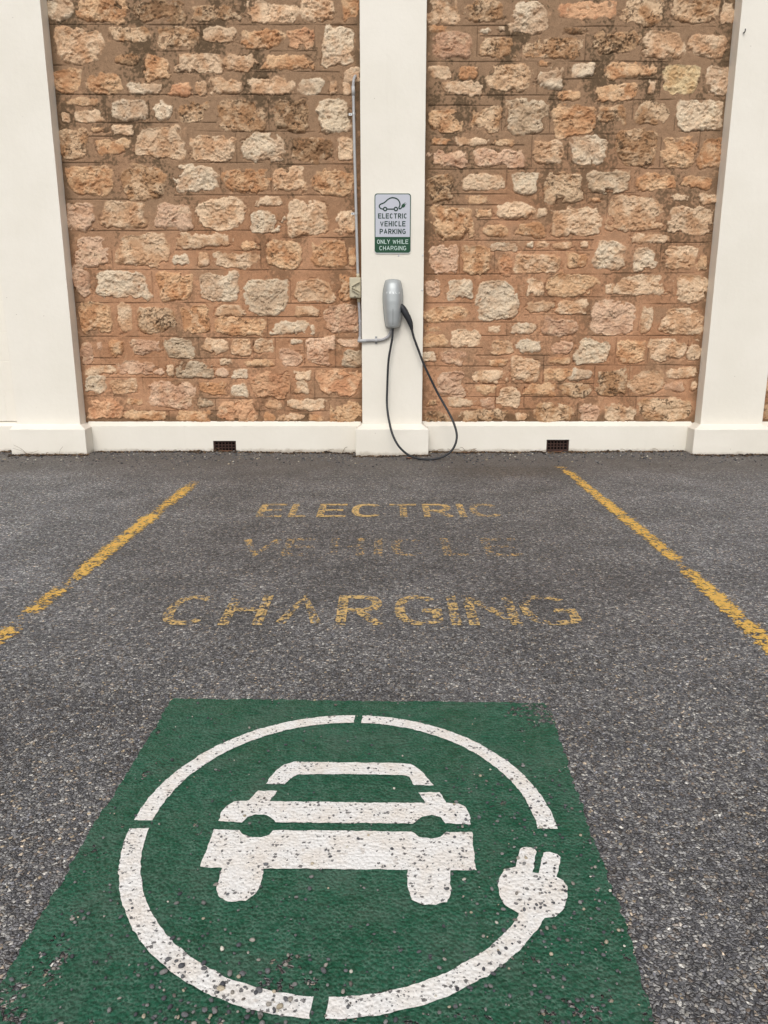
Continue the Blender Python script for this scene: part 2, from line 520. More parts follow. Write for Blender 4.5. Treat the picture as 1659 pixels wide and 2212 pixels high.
gx = np.unique(np.concatenate([[-250, -120, -60, -30, -15, -9, -6], np.arange(-4.2, 4.2, 0.025), [6, 9, 15, 30, 60, 120, 250]]))
gy = np.unique(np.concatenate([[-250, -120, -60, -30, -15, -8, -4], np.arange(-2, 6.2, 0.4), np.arange(6.2, 6.75, 0.016), [8, 12, 20, 40, 80, 160, 250]]))
GX, GY = np.meshgrid(gx, gy)
GZ = ground_z(GX, GY)
def gridquads(nx, ny):
    i = np.arange(nx * ny).reshape(ny, nx)
    return np.stack([i[:-1, :-1], i[:-1, 1:], i[1:, 1:], i[1:, :-1]], -1).reshape(-1, 4)
g = link('ground', npmesh(np.stack([GX, GY, GZ], -1).reshape(-1, 3), gridquads(len(gx), len(gy))), ASPHALT)
tag(g, kind='structure')

# ------------------------------------------------------------------ the stone building
STONES_L = """-2570,3339,-2372,3492,w -2351,3333,-1965,3507,o -1896,3339,-1537,3476,d -1467,3344,-1082,3453,k -1038,3328,-667,3461,c -634,3339,-380,3492,c
-310,3352,-197,3492,o -2529,3048,-2171,3289,c -2115,3198,-1820,3297,k -1755,3155,-1430,3297,k -1397,3187,-1147,3297,c -1095,3155,-767,3274,o
-733,3150,-534,3289,r -468,3039,-234,3297,w -2082,3036,-1910,3115,d -1852,2928,-1683,3099,o -1604,2984,-1252,3112,c -1222,2995,-999,3107,c
-964,3000,-564,3099,o -316,2915,-200,3012,w -2577,2842,-2377,3004,o -2337,2839,-2048,2979,o -2004,2834,-1747,2899,w -1700,2819,-1518,2904,r
-1472,2819,-1395,2920,c -1355,2829,-1110,2939,c -1063,2834,-723,2947,c -666,2826,-478,2939,w -430,2813,-362,2920,c -317,2826,-255,2904,c
-2498,2741,-2233,2801,o -2541,2629,-2478,2700,c -2437,2632,-2220,2711,c -2157,2645,-1869,2790,w -1833,2642,-1676,2780,w -1635,2632,-1383,2777,k
-1327,2562,-946,2793,k -870,2571,-599,2793,d -551,2554,-271,2790,W -2314,2554,-2215,2595,o -2155,2541,-1994,2604,c -2575,2358,-2360,2579,k
-2280,2398,-2021,2504,o -1964,2375,-1599,2595,c -1531,2341,-1185,2532,c -1121,2336,-784,2541,w -720,2331,-418,2516,d -368,2361,-250,2512,c
-2542,2088,-2174,2307,o -2110,2062,-1748,2319,k -1685,2119,-1336,2314,w -1295,2114,-924,2285,o -887,2105,-626,2293,c -571,2088,-243,2276,o
-2568,1823,-2349,2036,p -2288,1844,-1930,2045,c -1867,1823,-1565,2022,p -1508,1830,-1128,2067,c -1018,2013,-818,2079,c -1089,1800,-823,1970,w
-781,1782,-454,2057,c -404,1800,-237,2010,c -2530,1550,-2267,1764,p -2194,1546,-1759,1794,c -1670,1688,-1258,1800,c -1176,1670,-1039,1741,o
-1735,1559,-1598,1640,w -1532,1550,-1444,1649,c -1398,1519,-1044,1649,c -963,1523,-675,1741,o -605,1532,-305,1747,o -290,1532,-234,1693,o
-2576,1314,-2419,1550,p -2393,1290,-1948,1509,w -1873,1277,-1594,1496,o -1526,1272,-1200,1496,w -1160,1157,-804,1442,W -732,1264,-428,1436,c
-384,1277,-270,1487,o -2542,1012,-2274,1250,o -2218,1008,-2116,1231,c -2055,1018,-1744,1222,k -1691,1008,-1461,1231,o -1394,1154,-1180,1231,c
-1393,993,-1003,1130,o -740,1143,-559,1231,c -936,999,-596,1102,w -493,1012,-215,1231,p -2559,772,-2453,933,p -2423,873,-2376,943,p
-2318,823,-2188,956,o -2140,829,-1894,961,p -1845,804,-1595,961,g -1531,839,-1293,952,c -1288,825,-1131,956,c -1092,839,-936,961,c -786,914,-689,956,w
-877,734,-683,871,p -647,747,-430,975,p -381,892,-221,956,p -353,734,-189,867,g -2515,667,-2282,734,c -2251,663,-1897,781,p -1849,657,-1781,762,c
-1746,638,-1468,778,g -1402,747,-1282,801,c -1179,734,-927,791,o -1456,638,-1310,715,p -1296,628,-1154,705,w -2550,508,-2364,647,w
-2318,502,-2093,628,c -2028,379,-1636,605,p -1561,496,-1345,593,o -1297,489,-1169,586,w -1129,469,-822,682,r -759,618,-618,695,c -758,496,-640,609,c
-557,483,-213,705,r -2536,287,-2244,454,r -2215,405,-2068,469,o -2231,277,-1876,356,o -1827,271,-1475,356,o -1587,385,-1469,457,g
-1423,271,-1088,444,r -1033,375,-874,444,c -801,359,-516,454,c -474,263,-192,438,o -1031,267,-933,332,o -913,271,-696,332,c -656,267,-518,326,o"""
STONES_R = """334,3317,561,3491,c 611,3336,919,3476,k 976,3247,1254,3469,w 1357,3351,1747,3461,r 1804,3314,2142,3491,k 2186,3329,2546,3491,k 2582,3326,2685,3491,c
347,3262,472,3306,o 740,3259,815,3291,w 882,3269,924,3299,w 1401,3254,1543,3291,d 382,3081,681,3262,p 760,3089,1038,3224,k 1097,3081,1531,3217,k
1606,3119,1954,3272,d 2002,3084,2321,3269,c 2369,3086,2645,3247,c 339,2929,520,3028,c 588,2944,715,3028,o 792,2852,1152,3043,k 1185,2872,1394,3023,w
1467,2952,1631,3046,w 1724,2947,2110,3051,o 2167,2821,2463,3036,y 2529,2813,2694,3020,w 455,2832,744,2913,c 1646,2790,1995,2898,o
2060,2836,2120,2929,c 1203,3028,1279,3058,o 1367,2790,1546,2852,o 347,2555,636,2712,o 694,2566,922,2735,k 967,2547,1281,2798,g 1342,2531,1660,2751,o
1691,2626,1909,2746,k 1985,2623,2250,2770,k 2309,2568,2677,2779,W 367,2468,522,2508,o 591,2460,824,2512,c 893,2460,1040,2500,o 1185,2324,1433,2492,c
1487,2324,1766,2523,w 1845,2311,2171,2582,k 2207,2300,2480,2519,o 2515,2292,2697,2512,o 360,2300,672,2420,p 715,2295,1106,2433,p 337,2023,564,2243,d
633,2129,960,2243,c 1030,2097,1233,2256,W 1290,2039,1596,2256,k 1643,2105,1964,2267,g 2025,2126,2330,2259,o 2397,2137,2665,2230,o 671,2028,829,2088,o
1663,2039,1751,2072,o 2324,2044,2482,2097,c 2553,2023,2686,2100,c 1820,1823,2257,2080,c 367,1756,720,2006,o 759,1928,871,1978,o 911,1915,1211,2031,c
1238,1928,1317,1995,c 1362,1773,1757,1995,c 2309,1798,2667,2011,c 801,1773,1032,1873,o 1076,1778,1297,1873,o 2028,1727,2321,1795,c
894,1663,1099,1727,w 1161,1689,1214,1727,w 1250,1689,1339,1734,c 1384,1677,1553,1727,c 1605,1685,1673,1739,c 371,1489,608,1705,p 644,1489,898,1705,o
944,1475,1060,1646,r 1078,1496,1453,1638,c 1506,1535,1658,1643,o 1713,1527,1970,1748,w 2041,1513,2238,1680,w 2294,1513,2580,1700,c
2588,1518,2660,1629,o 338,1299,469,1462,p 518,1268,731,1438,w 761,1110,1121,1424,w 1176,1308,1320,1445,c 1355,1308,1784,1475,o 1840,1325,1906,1398,c
1931,1325,2372,1472,c 2434,1259,2681,1467,c 350,1104,704,1219,o 1182,1184,1400,1264,c 1418,1163,1694,1271,c 1732,994,2099,1276,p 2151,1012,2242,1219,c
2325,1003,2653,1207,c 355,1021,479,1066,o 871,1012,972,1066,c 1066,1003,1263,1083,w 1336,994,1682,1122,p 334,896,530,994,o 559,896,819,1039,c
336,774,431,851,w 474,748,682,869,p 894,833,1092,953,c 1133,846,1329,953,w 1408,833,1597,950,p 1621,752,1911,962,W 1970,761,2204,950,o
2241,788,2560,953,c 2570,779,2680,950,c 1414,755,1589,806,o 880,734,1046,797,o 459,481,691,688,p 745,597,801,679,c 819,597,1050,706,c
1082,591,1330,797,c 1365,615,1614,710,o 1586,624,1759,706,w 1800,481,2069,701,k 2086,496,2379,701,c 2408,633,2667,730,c 748,496,953,578,o
959,384,1169,560,c 1213,486,1473,588,o 1501,477,1762,588,k 2409,523,2558,606,p 2623,532,2669,597,c 369,403,471,458,o 555,388,770,462,c
826,375,947,462,p 361,263,558,351,d 661,263,1073,366,k 1129,272,1242,338,c 1306,263,1624,425,k 1680,268,1858,412,p 1896,268,2158,403,c
2178,272,2642,458,k"""
JOINTS_L = """-2587,3313,-207,3313 -1922,3133,-519,3133 -2572,3032,-2349,3032 -1639,2987,-343,2987 -2566,2826,-310,2826 -2560,2624,-1327,2624 -1512,2562,-258,2562
-2370,2524,-1970,2524 -2580,2333,-903,2333 -903,2321,-243,2321 -2562,2059,-1950,2059 -1689,2090,-245,2090 -2567,1819,-1089,1819 -885,1766,-238,1766
-1707,1668,-1001,1668 -2578,1515,-231,1515 -2565,1254,-1418,1254 -1419,1246,-234,1246 -1434,1139,-522,1139 -2553,980,-1723,980 -1723,967,-255,967
-2560,804,-1850,804 -1851,798,-918,798 -1466,723,-190,723 -2555,746,-2263,746 -2370,637,-1148,637 -2541,481,-2089,481 -2051,462,-191,462
-2257,354,-479,354 -1806,3231,-1806,3302 -1234,3008,-1234,3088 -975,2992,-975,3120 -1410,3168,-1410,3302 -535,3136,-535,3302 -1640,2649,-1640,2731
-2192,2632,-2192,2731 -1847,2640,-1847,2780 -908,2566,-908,2797 -1556,2347,-1556,2549 -1173,2321,-1173,2549 -907,2116,-907,2313 -1312,2125,-1312,2296
-2230,1524,-2230,1668 -1915,1259,-1915,1506 -1742,1008,-1742,1232 -1176,1158,-1176,1506 -775,1250,-775,1506 -1011,1524,-1011,1810 -976,989,-976,1139
-1864,819,-1864,970 -1563,819,-1563,970 -1099,800,-1099,952 -916,743,-916,970 -674,743,-674,952 -412,723,-412,970 -1468,637,-1468,743
-1150,472,-1150,714 -2057,374,-2057,646 -1613,472,-1613,608 -798,462,-798,704 -592,452,-592,685 -1446,275,-1446,462 -1854,275,-1854,354
-1071,275,-1071,452 -852,354,-852,452 -507,354,-507,452"""
JOINTS_R = """339,3307,975,3307 743,3236,1079,3236 1310,3301,2550,3301 339,3058,2676,3058 1398,2936,2146,2936 482,2822,1370,2822 1286,2791,2688,2791
347,2750,860,2750 2333,2566,2660,2566 1006,2542,1869,2542 368,2463,1113,2463 353,2286,2690,2286 531,2099,1638,2099 1638,2107,2287,2107
339,2016,1308,2016 748,1903,1243,1903 1816,1813,2704,1813 343,1746,1714,1746 897,1668,1719,1668 2018,1729,2677,1729 346,1480,1875,1480
1874,1490,2684,1490 1127,1300,2413,1300 349,1251,748,1251 2110,1242,2691,1242 1170,1154,1734,1154 333,1096,1318,1096 793,985,2698,985 336,887,832,887
779,824,1406,824 1059,742,2686,742 328,733,1059,733 693,586,1790,586 331,476,2675,476 333,368,1298,368 719,3093,719,3304 1061,3063,1061,3229
1554,3063,1554,3244 1194,2825,1194,3048 1428,2956,1428,3063 2159,2801,2159,3048 931,2566,931,2817 1309,2550,1309,2801 1959,2645,1959,2786
2297,2566,2297,2786 1176,2294,1176,2535 1461,2343,1461,2503 2200,2294,2200,2519 2504,2407,2504,2566 985,2099,985,2278 1634,2033,1634,2278
2368,2115,2368,2262 1805,1833,1805,2099 2268,1511,2268,1715 622,1485,622,1715 909,1494,909,1664 1160,1303,1160,1459 1837,1303,1837,1459
2435,1251,2435,1476 2129,1021,2129,1216 1029,994,1029,1092 1126,824,1126,985 1606,751,1606,967 1956,751,1956,967 2232,751,2232,967 2564,769,2564,950
1356,586,1356,824 1060,586,1060,805 1789,476,1789,733 2090,476,2090,733 957,383,957,586 1200,383,1200,568 1879,270,1879,476 2160,270,2160,476
1665,270,1665,420"""


TONES = {   # two face colours and how much dark lichen the stone carries
 'c': (lin(216, 187, 156), lin(192, 153, 119), 0.16), 'w': (lin(214, 194, 168), lin(194, 164, 135), 0.16),
 'W': (lin(214, 194, 167), lin(197, 170, 142), 0.09), 'o': (lin(208, 171, 134), lin(182, 136, 99), 0.24),
 'r': (lin(208, 164, 128), lin(187, 138, 104), 0.10), 'p': (lin(211, 177, 149), lin(189, 150, 122), 0.16),
 'k': (lin(204, 174, 142), lin(168, 130, 96), 0.46), 'd': (lin(174, 142, 110), lin(138, 106, 78), 0.62),
 'g': (lin(198, 177, 151), lin(176, 151, 124), 0.26), 'y': (lin(212, 188, 148), lin(192, 158, 116), 0.18)}

def parse(txt, n):
    out = []
    for it in txt.split():
        f = it.split(',')
        out.append([int(v) / 1000 for v in f[:4]] + f[4:n])
    return out

def random_courses(x0, x1, z0, z1, rng):
    """rubble stones and lined joints for walling the photograph does not show"""
    st, jo = [], []
    z = z0
    while z < z1:
        h = rng.uniform(0.13, 0.27); x = x0 - rng.uniform(0, 0.2)
        jo.append([x0, z, x1, z])
        while x < x1:
            wd = rng.uniform(0.16, 0.48)
            m = rng.uniform(0.02, 0.05)
            st.append([x + m, z + m * 0.8, x + wd - m * 0.5, z + h - m * 0.6, rng.choice('ccwoopkdg')])
            if rng.random() < 0.5: jo.append([x, z, x, z + h])
            x += wd
        z += h
    return st, jo

def stone_panel(name, x0, x1, z0, ztop, zfine, yw, stones, joints, parent, res=0.0045, seed=1):
    xs = np.linspace(x0, x1, int((x1 - x0) / res) + 1)
    zs = np.concatenate([np.arange(z0, zfine, res), np.linspace(zfine, ztop, 60)])
    X, Zc = np.meshgrid(xs, zs)
    # mortar: flush pointing, orange low down and grey-brown where it has weathered
    h = 0.0022 * fbm(X, Zc, 0.25, 3, seed) + 0.0022 * fbm(X, Zc, 0.035, 3, seed + 1)
    o1, o2 = np.array(lin(184, 140, 108)), np.array(lin(166, 123, 92))
    g1 = np.array(lin(147, 120, 95)); dk = np.array(lin(82, 68, 51))
    n = sstep(-0.4, 0.4, fbm(X, Zc, 0.4, 4, seed + 2))[..., None]
    c = o1 * n + o2 * (1 - n)
    wz = sstep(1.2, 2.9, Zc + 1.0 * fbm(X, Zc, 1.0, 4, seed + 3))
    grey = (0.92 * wz + 0.55 * sstep(0.1, 0.5, fbm(X, Zc, 0.3, 4, seed + 4)) * (1 - wz))[..., None]
    c = c * (1 - grey) + g1 * grey
    mould_shade = sstep(0.05, 0.30, 0.7 * fbm(X, Zc * 0.6, 0.2, 4, seed + 5) + 0.45 * fbm(X, Zc, 0.016, 3, seed + 15)) * (0.42 + 0.38 * wz)
    edge = sstep(0.10, 0.0, np.minimum(X - x0, x1 - X) + 0.05 * fbm(X, Zc, 0.08, 4, seed + 16)) * 0.6  # corner shade beside the pilasters, painted into the mortar colour
    foot = sstep(0.36, 0.27, Zc + 0.09 * fbm(X, Zc, 0.12, 4, seed + 17)) * 0.7
    mould_shade = np.maximum(mould_shade, np.maximum(edge, foot))[..., None]
    c = c * (1 - mould_shade) + dk * mould_shade
    salt = (sstep(0.40, 0.6, fbm(X, Zc, 0.05, 4, seed + 6)) * 0.4)[..., None]
    c = c * (1 - salt) + np.array(lin(198, 158, 124)) * salt
    c = c * (1 + 0.16 * fbm(X, Zc, 0.02, 3, seed + 7))[..., None]
    wob = 0.004 * fbm(X, Zc, 0.25, 2, seed + 8)
    # lined joints scribed into the mortar
    for a, b, e, d in joints:
        hor = abs(d - b) < 0.001
        i0 = np.searchsorted(xs, min(a, e) - 0.02); i1 = np.searchsorted(xs, max(a, e) + 0.02)
        k0 = np.searchsorted(zs, min(b, d) - 0.03); k1 = np.searchsorted(zs, max(b, d) + 0.03)
        if i1 <= i0 or k1 <= k0: continue
        s = np.s_[k0:k1, i0:i1]
        xx, zz = X[s], Zc[s]
        if hor:
            dist = np.abs(zz - b + wob[s]); inside = (xx > min(a, e)) & (xx < max(a, e))
        else:
            dist = np.abs(xx - a + wob[s]); inside = (zz > min(b, d)) & (zz < max(b, d))
        lam = sstep(-0.45, 0.05, fbm(xx, zz, 0.22, 3, seed + 11))
        m = (1 - sstep(0.0015, 0.0052, dist)) * inside * lam * (1.0 if hor else 0.75)
        h[s] -= 0.006 * m
        c[s] = c[s] * (1 - 0.7 * m[..., None]) + np.array(lin(62, 46, 34)) * 0.7 * m[..., None]
    rng = np.random.RandomState(seed * 13 + 5)
    for k, (a, b, e, d, t) in enumerate(stones):
        pad = 0.03
        i0 = np.searchsorted(xs, a - pad); i1 = np.searchsorted(xs, e + pad)
        k0 = np.searchsorted(zs, b - pad); k1 = np.searchsorted(zs, d + pad)
        if i1 <= i0 or k1 <= k0: continue
        s = np.s_[k0:k1, i0:i1]
        xx, zz = X[s], Zc[s]
        cx, cz, hw, hh = (a + e) / 2, (b + d) / 2, (e - a) / 2 + 0.003, (d - b) / 2 + 0.003
        th = rng.uniform(-0.06, 0.06)
        u = (xx - cx) * math.cos(th) + (zz - cz) * math.sin(th); v = -(xx - cx) * math.sin(th) + (zz - cz) * math.cos(th)
        u = u * (1 + rng.uniform(-0.14, 0.14) * v / hh); v = v * (1 + rng.uniform(-0.16, 0.16) * u / hw)
        pn = rng.uniform(2.8, 6.0)
        q = (np.abs(u / hw) ** pn + np.abs(v / hh) ** pn) ** (1 / pn)
        size = min(hw, hh)
        sd = seed * 50 + k * 7
        dn = (1 - q) * size + min(0.020, 0.34 * size) * fbm(xx, zz, 0.075, 3, sd) + 0.010 * fbm(xx, zz, 0.028, 4, sd + 1)
        dn = dn - min(0.03, (0.5 if size > 0.07 else 0.3) * size) * sstep(0.12, 0.5, fbm(xx, zz, 0.10, 4, sd + 20)) + 0.004 * fbm(xx, zz, 0.010, 2, sd + 21)
        crev = sstep(-0.012, -0.003, dn) * sstep(0.004, -0.001, dn) * sstep(0.0, 0.35, fbm(xx, zz, 0.12, 3, sd + 23) + 0.35 * (-v / hh))
        h[s] -= 0.009 * crev
        m = sstep(-0.002, 0.0045, dn)
        big = 1.0 if size > 0.06 else 0.6
        lay = rng.uniform(0.8, 1.7)            # bedding: fractures run longer sideways
        rough = 0.006 * ridged(xx / lay, zz, 0.05, 4, sd + 2) + 0.006 * fbm(xx / lay, zz, 0.045, 4, sd + 3) + 0.008 * fbm(xx, zz, 0.016, 2, sd + 4) - 0.012 * sstep(0.28, 0.5, fbm(xx / 1.4, zz, 0.03, 3, sd + 22))
        terr = 0.009 * np.floor(2.6 * fbm(xx / 1.5, zz, 0.11, 2, sd + 5) + 0.35 * fbm(xx, zz, 0.02, 2, sd + 6)) / 1.5
        prof = sstep(0, 0.014, dn) * (0.003 + rng.uniform(0, 0.004)) + sstep(0, size * 0.9, dn) * rng.uniform(0.0, 0.004)
        tilt = rng.uniform(-0.006, 0.006) * u / hw + rng.uniform(-0.008, 0.004) * v / hh
        hs = prof + big * sstep(0, 0.02, dn) * (rough + terr) + tilt * sstep(0, 0.03, dn) + 0.002
        h[s] = h[s] * (1 - m) + np.maximum(hs, -0.006) * m
        c1, c2, lich = TONES[t]
        c1, c2 = np.array(c1), np.array(c2)
        f = sstep(-0.35, 0.35, fbm(xx, zz, 0.09, 4, sd + 8) + rng.uniform(-0.2, 0.25))[..., None]
        cs = c1 * f + c2 * (1 - f)
        iron = (sstep(0.15, 0.4, fbm(xx, zz, 0.06, 4, sd + 9)) * 0.26)[..., None]
        cs = cs * (1 - iron) + np.array(lin(188, 138, 98)) * iron
        chalk = (sstep(0.15, 0.5, fbm(xx, zz, 0.05, 4, sd + 10)) * 0.4)[..., None]
        cs = cs * (1 - chalk) + np.array(lin(218, 192, 160)) * chalk
        lt = 0.50 - 0.72 * lich
        lk = (sstep(lt, lt + 0.16, 0.6 * fbm(xx, zz, 0.06, 4, sd + 11, 0.6) + 0.55 * fbm(xx, zz, 0.014, 3, sd + 14, 0.7)) * 0.85)[..., None]
        cs = cs * (1 - lk) + np.array(lin(88, 70, 53)) * lk
        cs = cs * (rng.uniform(0.9, 1.06) * (1 + 0.13 * fbm(xx, zz, 0.016, 3, sd + 12)))[..., None]
        c[s] = c[s] * (1 - m[..., None]) + cs * m[..., None]
    V = np.stack([X, yw - h, Zc], -1).reshape(-1, 3)
    return link(name, npmesh(V, gridquads(len(xs), len(zs)), True, np.clip(c, 0.01, 0.9).reshape(-1, 3)), STONE, parent)

WALL_Y, TOP = 6.63, 4.45
bld = empty('stone_building', (0.07, 6.63, 0), 'rubble stone building wall with cream rendered pilasters and a cream plinth', 'building')
rng = random.Random(5)
for nm, xa, xb, stx, jox, sd in (('left', -2.585, -0.175, STONES_L, JOINTS_L, 1), ('right', 0.315, 2.695, STONES_R, JOINTS_R, 2)):
    s_, j_ = parse(stx, 5), parse(jox, 4)
    s2, j2 = random_courses(xa, xb, 3.53, TOP, rng)
    stone_panel('stone_panel', xa, xb, 0.255, TOP, 3.56, WALL_Y, s_ + s2, j_ + j2, bld, seed=sd)
s2, j2 = random_courses(3.19, 5.62, 0.27, TOP, rng)
stone_panel('stone_panel', 3.19, 5.62, 0.255, TOP, 3.4, WALL_Y, s2, j2, bld, res=0.009, seed=3)

# cream painted blockwork beyond the left pilaster
blocks = []
zc_ = [0.2665, 0.530, 0.777, 1.0175, 1.2686]
while zc_[-1] < TOP: zc_.append(zc_[-1] + 0.246)
zc_[-1] = TOP
for k in range(len(zc_) - 1):
    x = -3.04 - (0.20 if k % 2 else 0.0) + 0.1
    x = (-2.75 if k % 2 == 0 else -2.99)
    while x > -6.2:
        blocks.append(box(max(x - 0.49, -6.3) + 0.0022, min(x, -3.0) - 0.0022, WALL_Y - 0.014, WALL_Y + 0.02, zc_[k] + 0.0022, zc_[k + 1] - 0.0022))
        x -= 0.49
blocks.append(box(-6.29, -3.01, WALL_Y - 0.0125, WALL_Y + 0.018, 0.27, TOP - 0.01))
link('painted_block_panel', solid(blocks, 0.0015, 2), CREAM, bld)
link('wall_core', solid([box(-6.3, 6.1, 6.66, 7.05, -0.2, TOP - 0.004)]), CREAM, bld)
link('roof', solid([box(-6.4, 6.2, 6.30, 7.4, TOP, TOP + 0.09)], 0.01), ROOF, bld)

def rough_edges(me, amp=0.0012, cuts=24, seed=1):
    """hand-finished render: slightly wavering arrises"""
    bm = bmesh.new(); bm.from_mesh(me)
    long_ = [e for e in bm.edges if e.calc_length() > 0.12]
    bmesh.ops.subdivide_edges(bm, edges=long_, cuts=cuts, use_grid_fill=True)
    co = np.array([v.co[:] for v in bm.verts])
    dx = amp * fbm(co[:, 2] + co[:, 1] * 3, co[:, 0], 0.09, 3, seed)
    dy = amp * fbm(co[:, 2] + 4, co[:, 0] + co[:, 1], 0.11, 3, seed + 4)
    dz = amp * fbm(co[:, 0] + 9, co[:, 2] + co[:, 1], 0.08, 3, seed + 8)
    for v, a, b, c in zip(bm.verts, dx, dy, dz): v.co += Vector((a, b, c))
    bm.to_mesh(me); bm.free(); me.update()
    return me

def frustum_base(x0, x1, px0, px1):
    """pilaster foot: block with a sloping weathered top on three sides"""
    yf, yb, yp = 6.42, 6.64, 6.497
    zf, zt = 0.224, 0.258
    V = [(x0,yf,-.1),(x1,yf,-.1),(x1,yb,-.1),(x0,yb,-.1),(x0,yf,zf),(x1,yf,zf),(x1,yb,zf),(x0,yb,zf),(px0,yp,zt),(px1,yp,zt),(px1,yb,zt),(px0,yb,zt)]
    F = [(0,1,5,4),(1,2,6,5),(2,3,7,6),(3,0,4,7),(4,5,9,8),(5,6,10,9),(7,4,8,11),(6,7,11,10),(8,9,10,11),(0,3,2,1)]
    return V, F

PIL = ((-3.108, -2.573, -3.142, -2.508), (-0.183, 0.321, -0.237, 0.374), (2.680, 3.202, 2.604, 3.262), (5.60, 6.12, 5.54, 6.18))
for i, (a, b, fa, fb) in enumerate(PIL):
    pil = link('pilaster', rough_edges(solid([box(a, b, 6.50, 6.66, 0.20, TOP - 0.002)], 0.003, 2), 0.0014, 40, i * 9), CREAM, bld)
    link('pilaster_base', rough_edges(solid([frustum_base(fa, fb, a, b)], 0.0035, 2), 0.0022, 14, i * 9 + 3), CREAM, pil)

def plinth_piece(x0, x1, zb=-0.1):
    V, pr = [], [(6.58, zb), (6.58, 0.230), (6.634, 0.2665), (6.70, 0.2665), (6.70, zb)]
    for x in (x0, x1): V += [(x, y, z) for y, z in pr]
    n = len(pr)
    F = [tuple(range(n)), tuple(range(n, 2 * n))[::-1]] + [(i, i + n, (i + 1) % n + n, (i + 1) % n) for i in range(n)]
    return V, F

VENTS = ((-1.474, -1.277, 0.004, 0.103), (1.402, 1.597, 0.014, 0.113))
pieces = []
for a, b, v in ((-6.3, -3.10, None), (-2.55, -0.20, VENTS[0]), (0.33, 2.65, VENTS[1]), (3.22, 5.58, None)):
    if v is None:
        pieces.append(plinth_piece(a, b)); continue
    pieces += [plinth_piece(a, v[0]), plinth_piece(v[1], b), plinth_piece(v[0], v[1], v[3])]
bm = bmesh.new(); me = solid(pieces); bm.from_mesh(me)
bmesh.ops.remove_doubles(bm, verts=bm.verts, dist=1e-5)
dup_f = {}
for f in bm.faces: dup_f.setdefault(tuple(sorted(v.index for v in f.verts)), []).append(f)
bmesh.ops.delete(bm, geom=[f for fs in dup_f.values() if len(fs) > 1 for f in fs], context='FACES_ONLY')
bmesh.ops.recalc_face_normals(bm, faces=bm.faces)
bm.to_mesh(me); bm.free()
link('plinth', me, CREAM, bld)

def air_vent(x0, x1, z0, z1):
    """terracotta air brick set back in the plinth: lattice of square holes"""
    parts = []
    yf, yb = 6.596, 6.618
    t = 0.014
    parts.append(box(x0 + .001, x0 + t, yf, yb, z0 - .03, z1 - .001)); parts.append(box(x1 - t, x1 - .001, yf, yb, z0 - .03, z1 - .001))
    parts.append(box(x0 + t, x1 - t, yf, yb, z1 - 0.015, z1 - .001)); parts.append(box(x0 + t, x1 - t, yf, yb, z0 - .03, z0 + 0.012))
    nx, nz = 6, 3
    cw = (x1 - x0 - 2 * t) / nx; ch = (z1 - z0 - 0.027) / nz
    for k in range(1, nx):
        parts.append(box(x0 + t + k * cw - .0042, x0 + t + k * cw + .0042, yf + .004, yb, z0 + .012, z1 - .015))
    for k in range(1, nz):
        for j in range(nx):
            xa = x0 + t + j * cw + (.0042 if j else 0); xb = x0 + t + (j + 1) * cw - (.0042 if j < nx - 1 else 0)
            parts.append(box(xa, xb, yf + .005, yb, z0 + .012 + k * ch - .004, z0 + .012 + k * ch + .004))
    o = link('air_vent', solid(parts), TERRA, bld)
    link('vent_cavity', solid([box(x0 + .002, x1 - .002, 6.626, 6.65, z0 - .03, z1 - .002)]), VOID, o)
for v in VENTS: air_vent(*v)

# ------------------------------------------------------------------ stroke lettering
def arcpts(cx, cy, rx, ry, a0, a1, n=14, p=2.4):
    out = []
    for i in range(n + 1):
        a = R(a0 + (a1 - a0) * i / n); c_, s_ = math.cos(a), math.sin(a)
        out.append((cx + rx * math.copysign(abs(c_) ** (2 / p), c_), cy + ry * math.copysign(abs(s_) ** (2 / p), s_)))
    return out

# unit boxes; each glyph is a list of (closed, points)
GL = {
 'E': [(0, [(1,1),(0,1),(0,0),(1,0)]), (0, [('s',.51),(.85,.51)])],
 'L': [(0, [(0,1),(0,0),(1,0)])],
 'T': [(0, [(0,1),(1,1)]), (0, [(.5,'t'),(.5,0)])],
 'I': [(0, [(.5,0),(.5,1)])],
 'V': [(0, [(0,1),(.5,0),(1,1)])],
 'H': [(0, [(0,0),(0,1)]), (0, [(1,0),(1,1)]), (0, [('s',.5),('e',.5)])],
 'A': [(0, [(0,0),(.5,1),(1,0)]), (0, [(.24,.33),(.76,.33)])],
 'C': [(0, arcpts(.5,.5,.5,.5,42,318,18))],
 'G': [(0, arcpts(.5,.5,.5,.5,42,290,18) + [(.98,.08),(1,.18),(1,.46),(.6,.46)])],
 'O': [(1, arcpts(.5,.5,.5,.5,0,342,18))],
 'R': [(0, [(0,0),(0,1),(.62,1),(.88,.95),(1,.80),(1,.68),(.88,.53),(.62,.48),('s',.48)]), (0, [(.5,.42),(1,0)])],
 'P': [(0, [(0,0),(0,1),(.62,1),(.88,.95),(1,.80),(1,.66),(.88,.49),(.62,.44),('s',.44)])],
 'K': [(0, [(0,0),(0,1)]), (0, [(1,1),(.12,.42)]), (0, [(.42,.56),(1,0)])],
 'N': [(0, [(0,0),(0,1)]), (0, [(1,0),(1,1)]), (0, [(.02,.98),(.98,.02)])],
 'S': [(0, arcpts(.5,.76,.5,.24,25,265,12) + arcpts(.5,.26,.5,.26,85,-155,12))],
 'Y': [(0, [(0,1),(.5,.48),(1,1)]), (0, [(.5,.42),(.5,0)])],
 'W': [(0, [(0,1),(.25,0),(.5,.85)]), (0, [(.5,.85),(.75,0),(1,1)])],
}

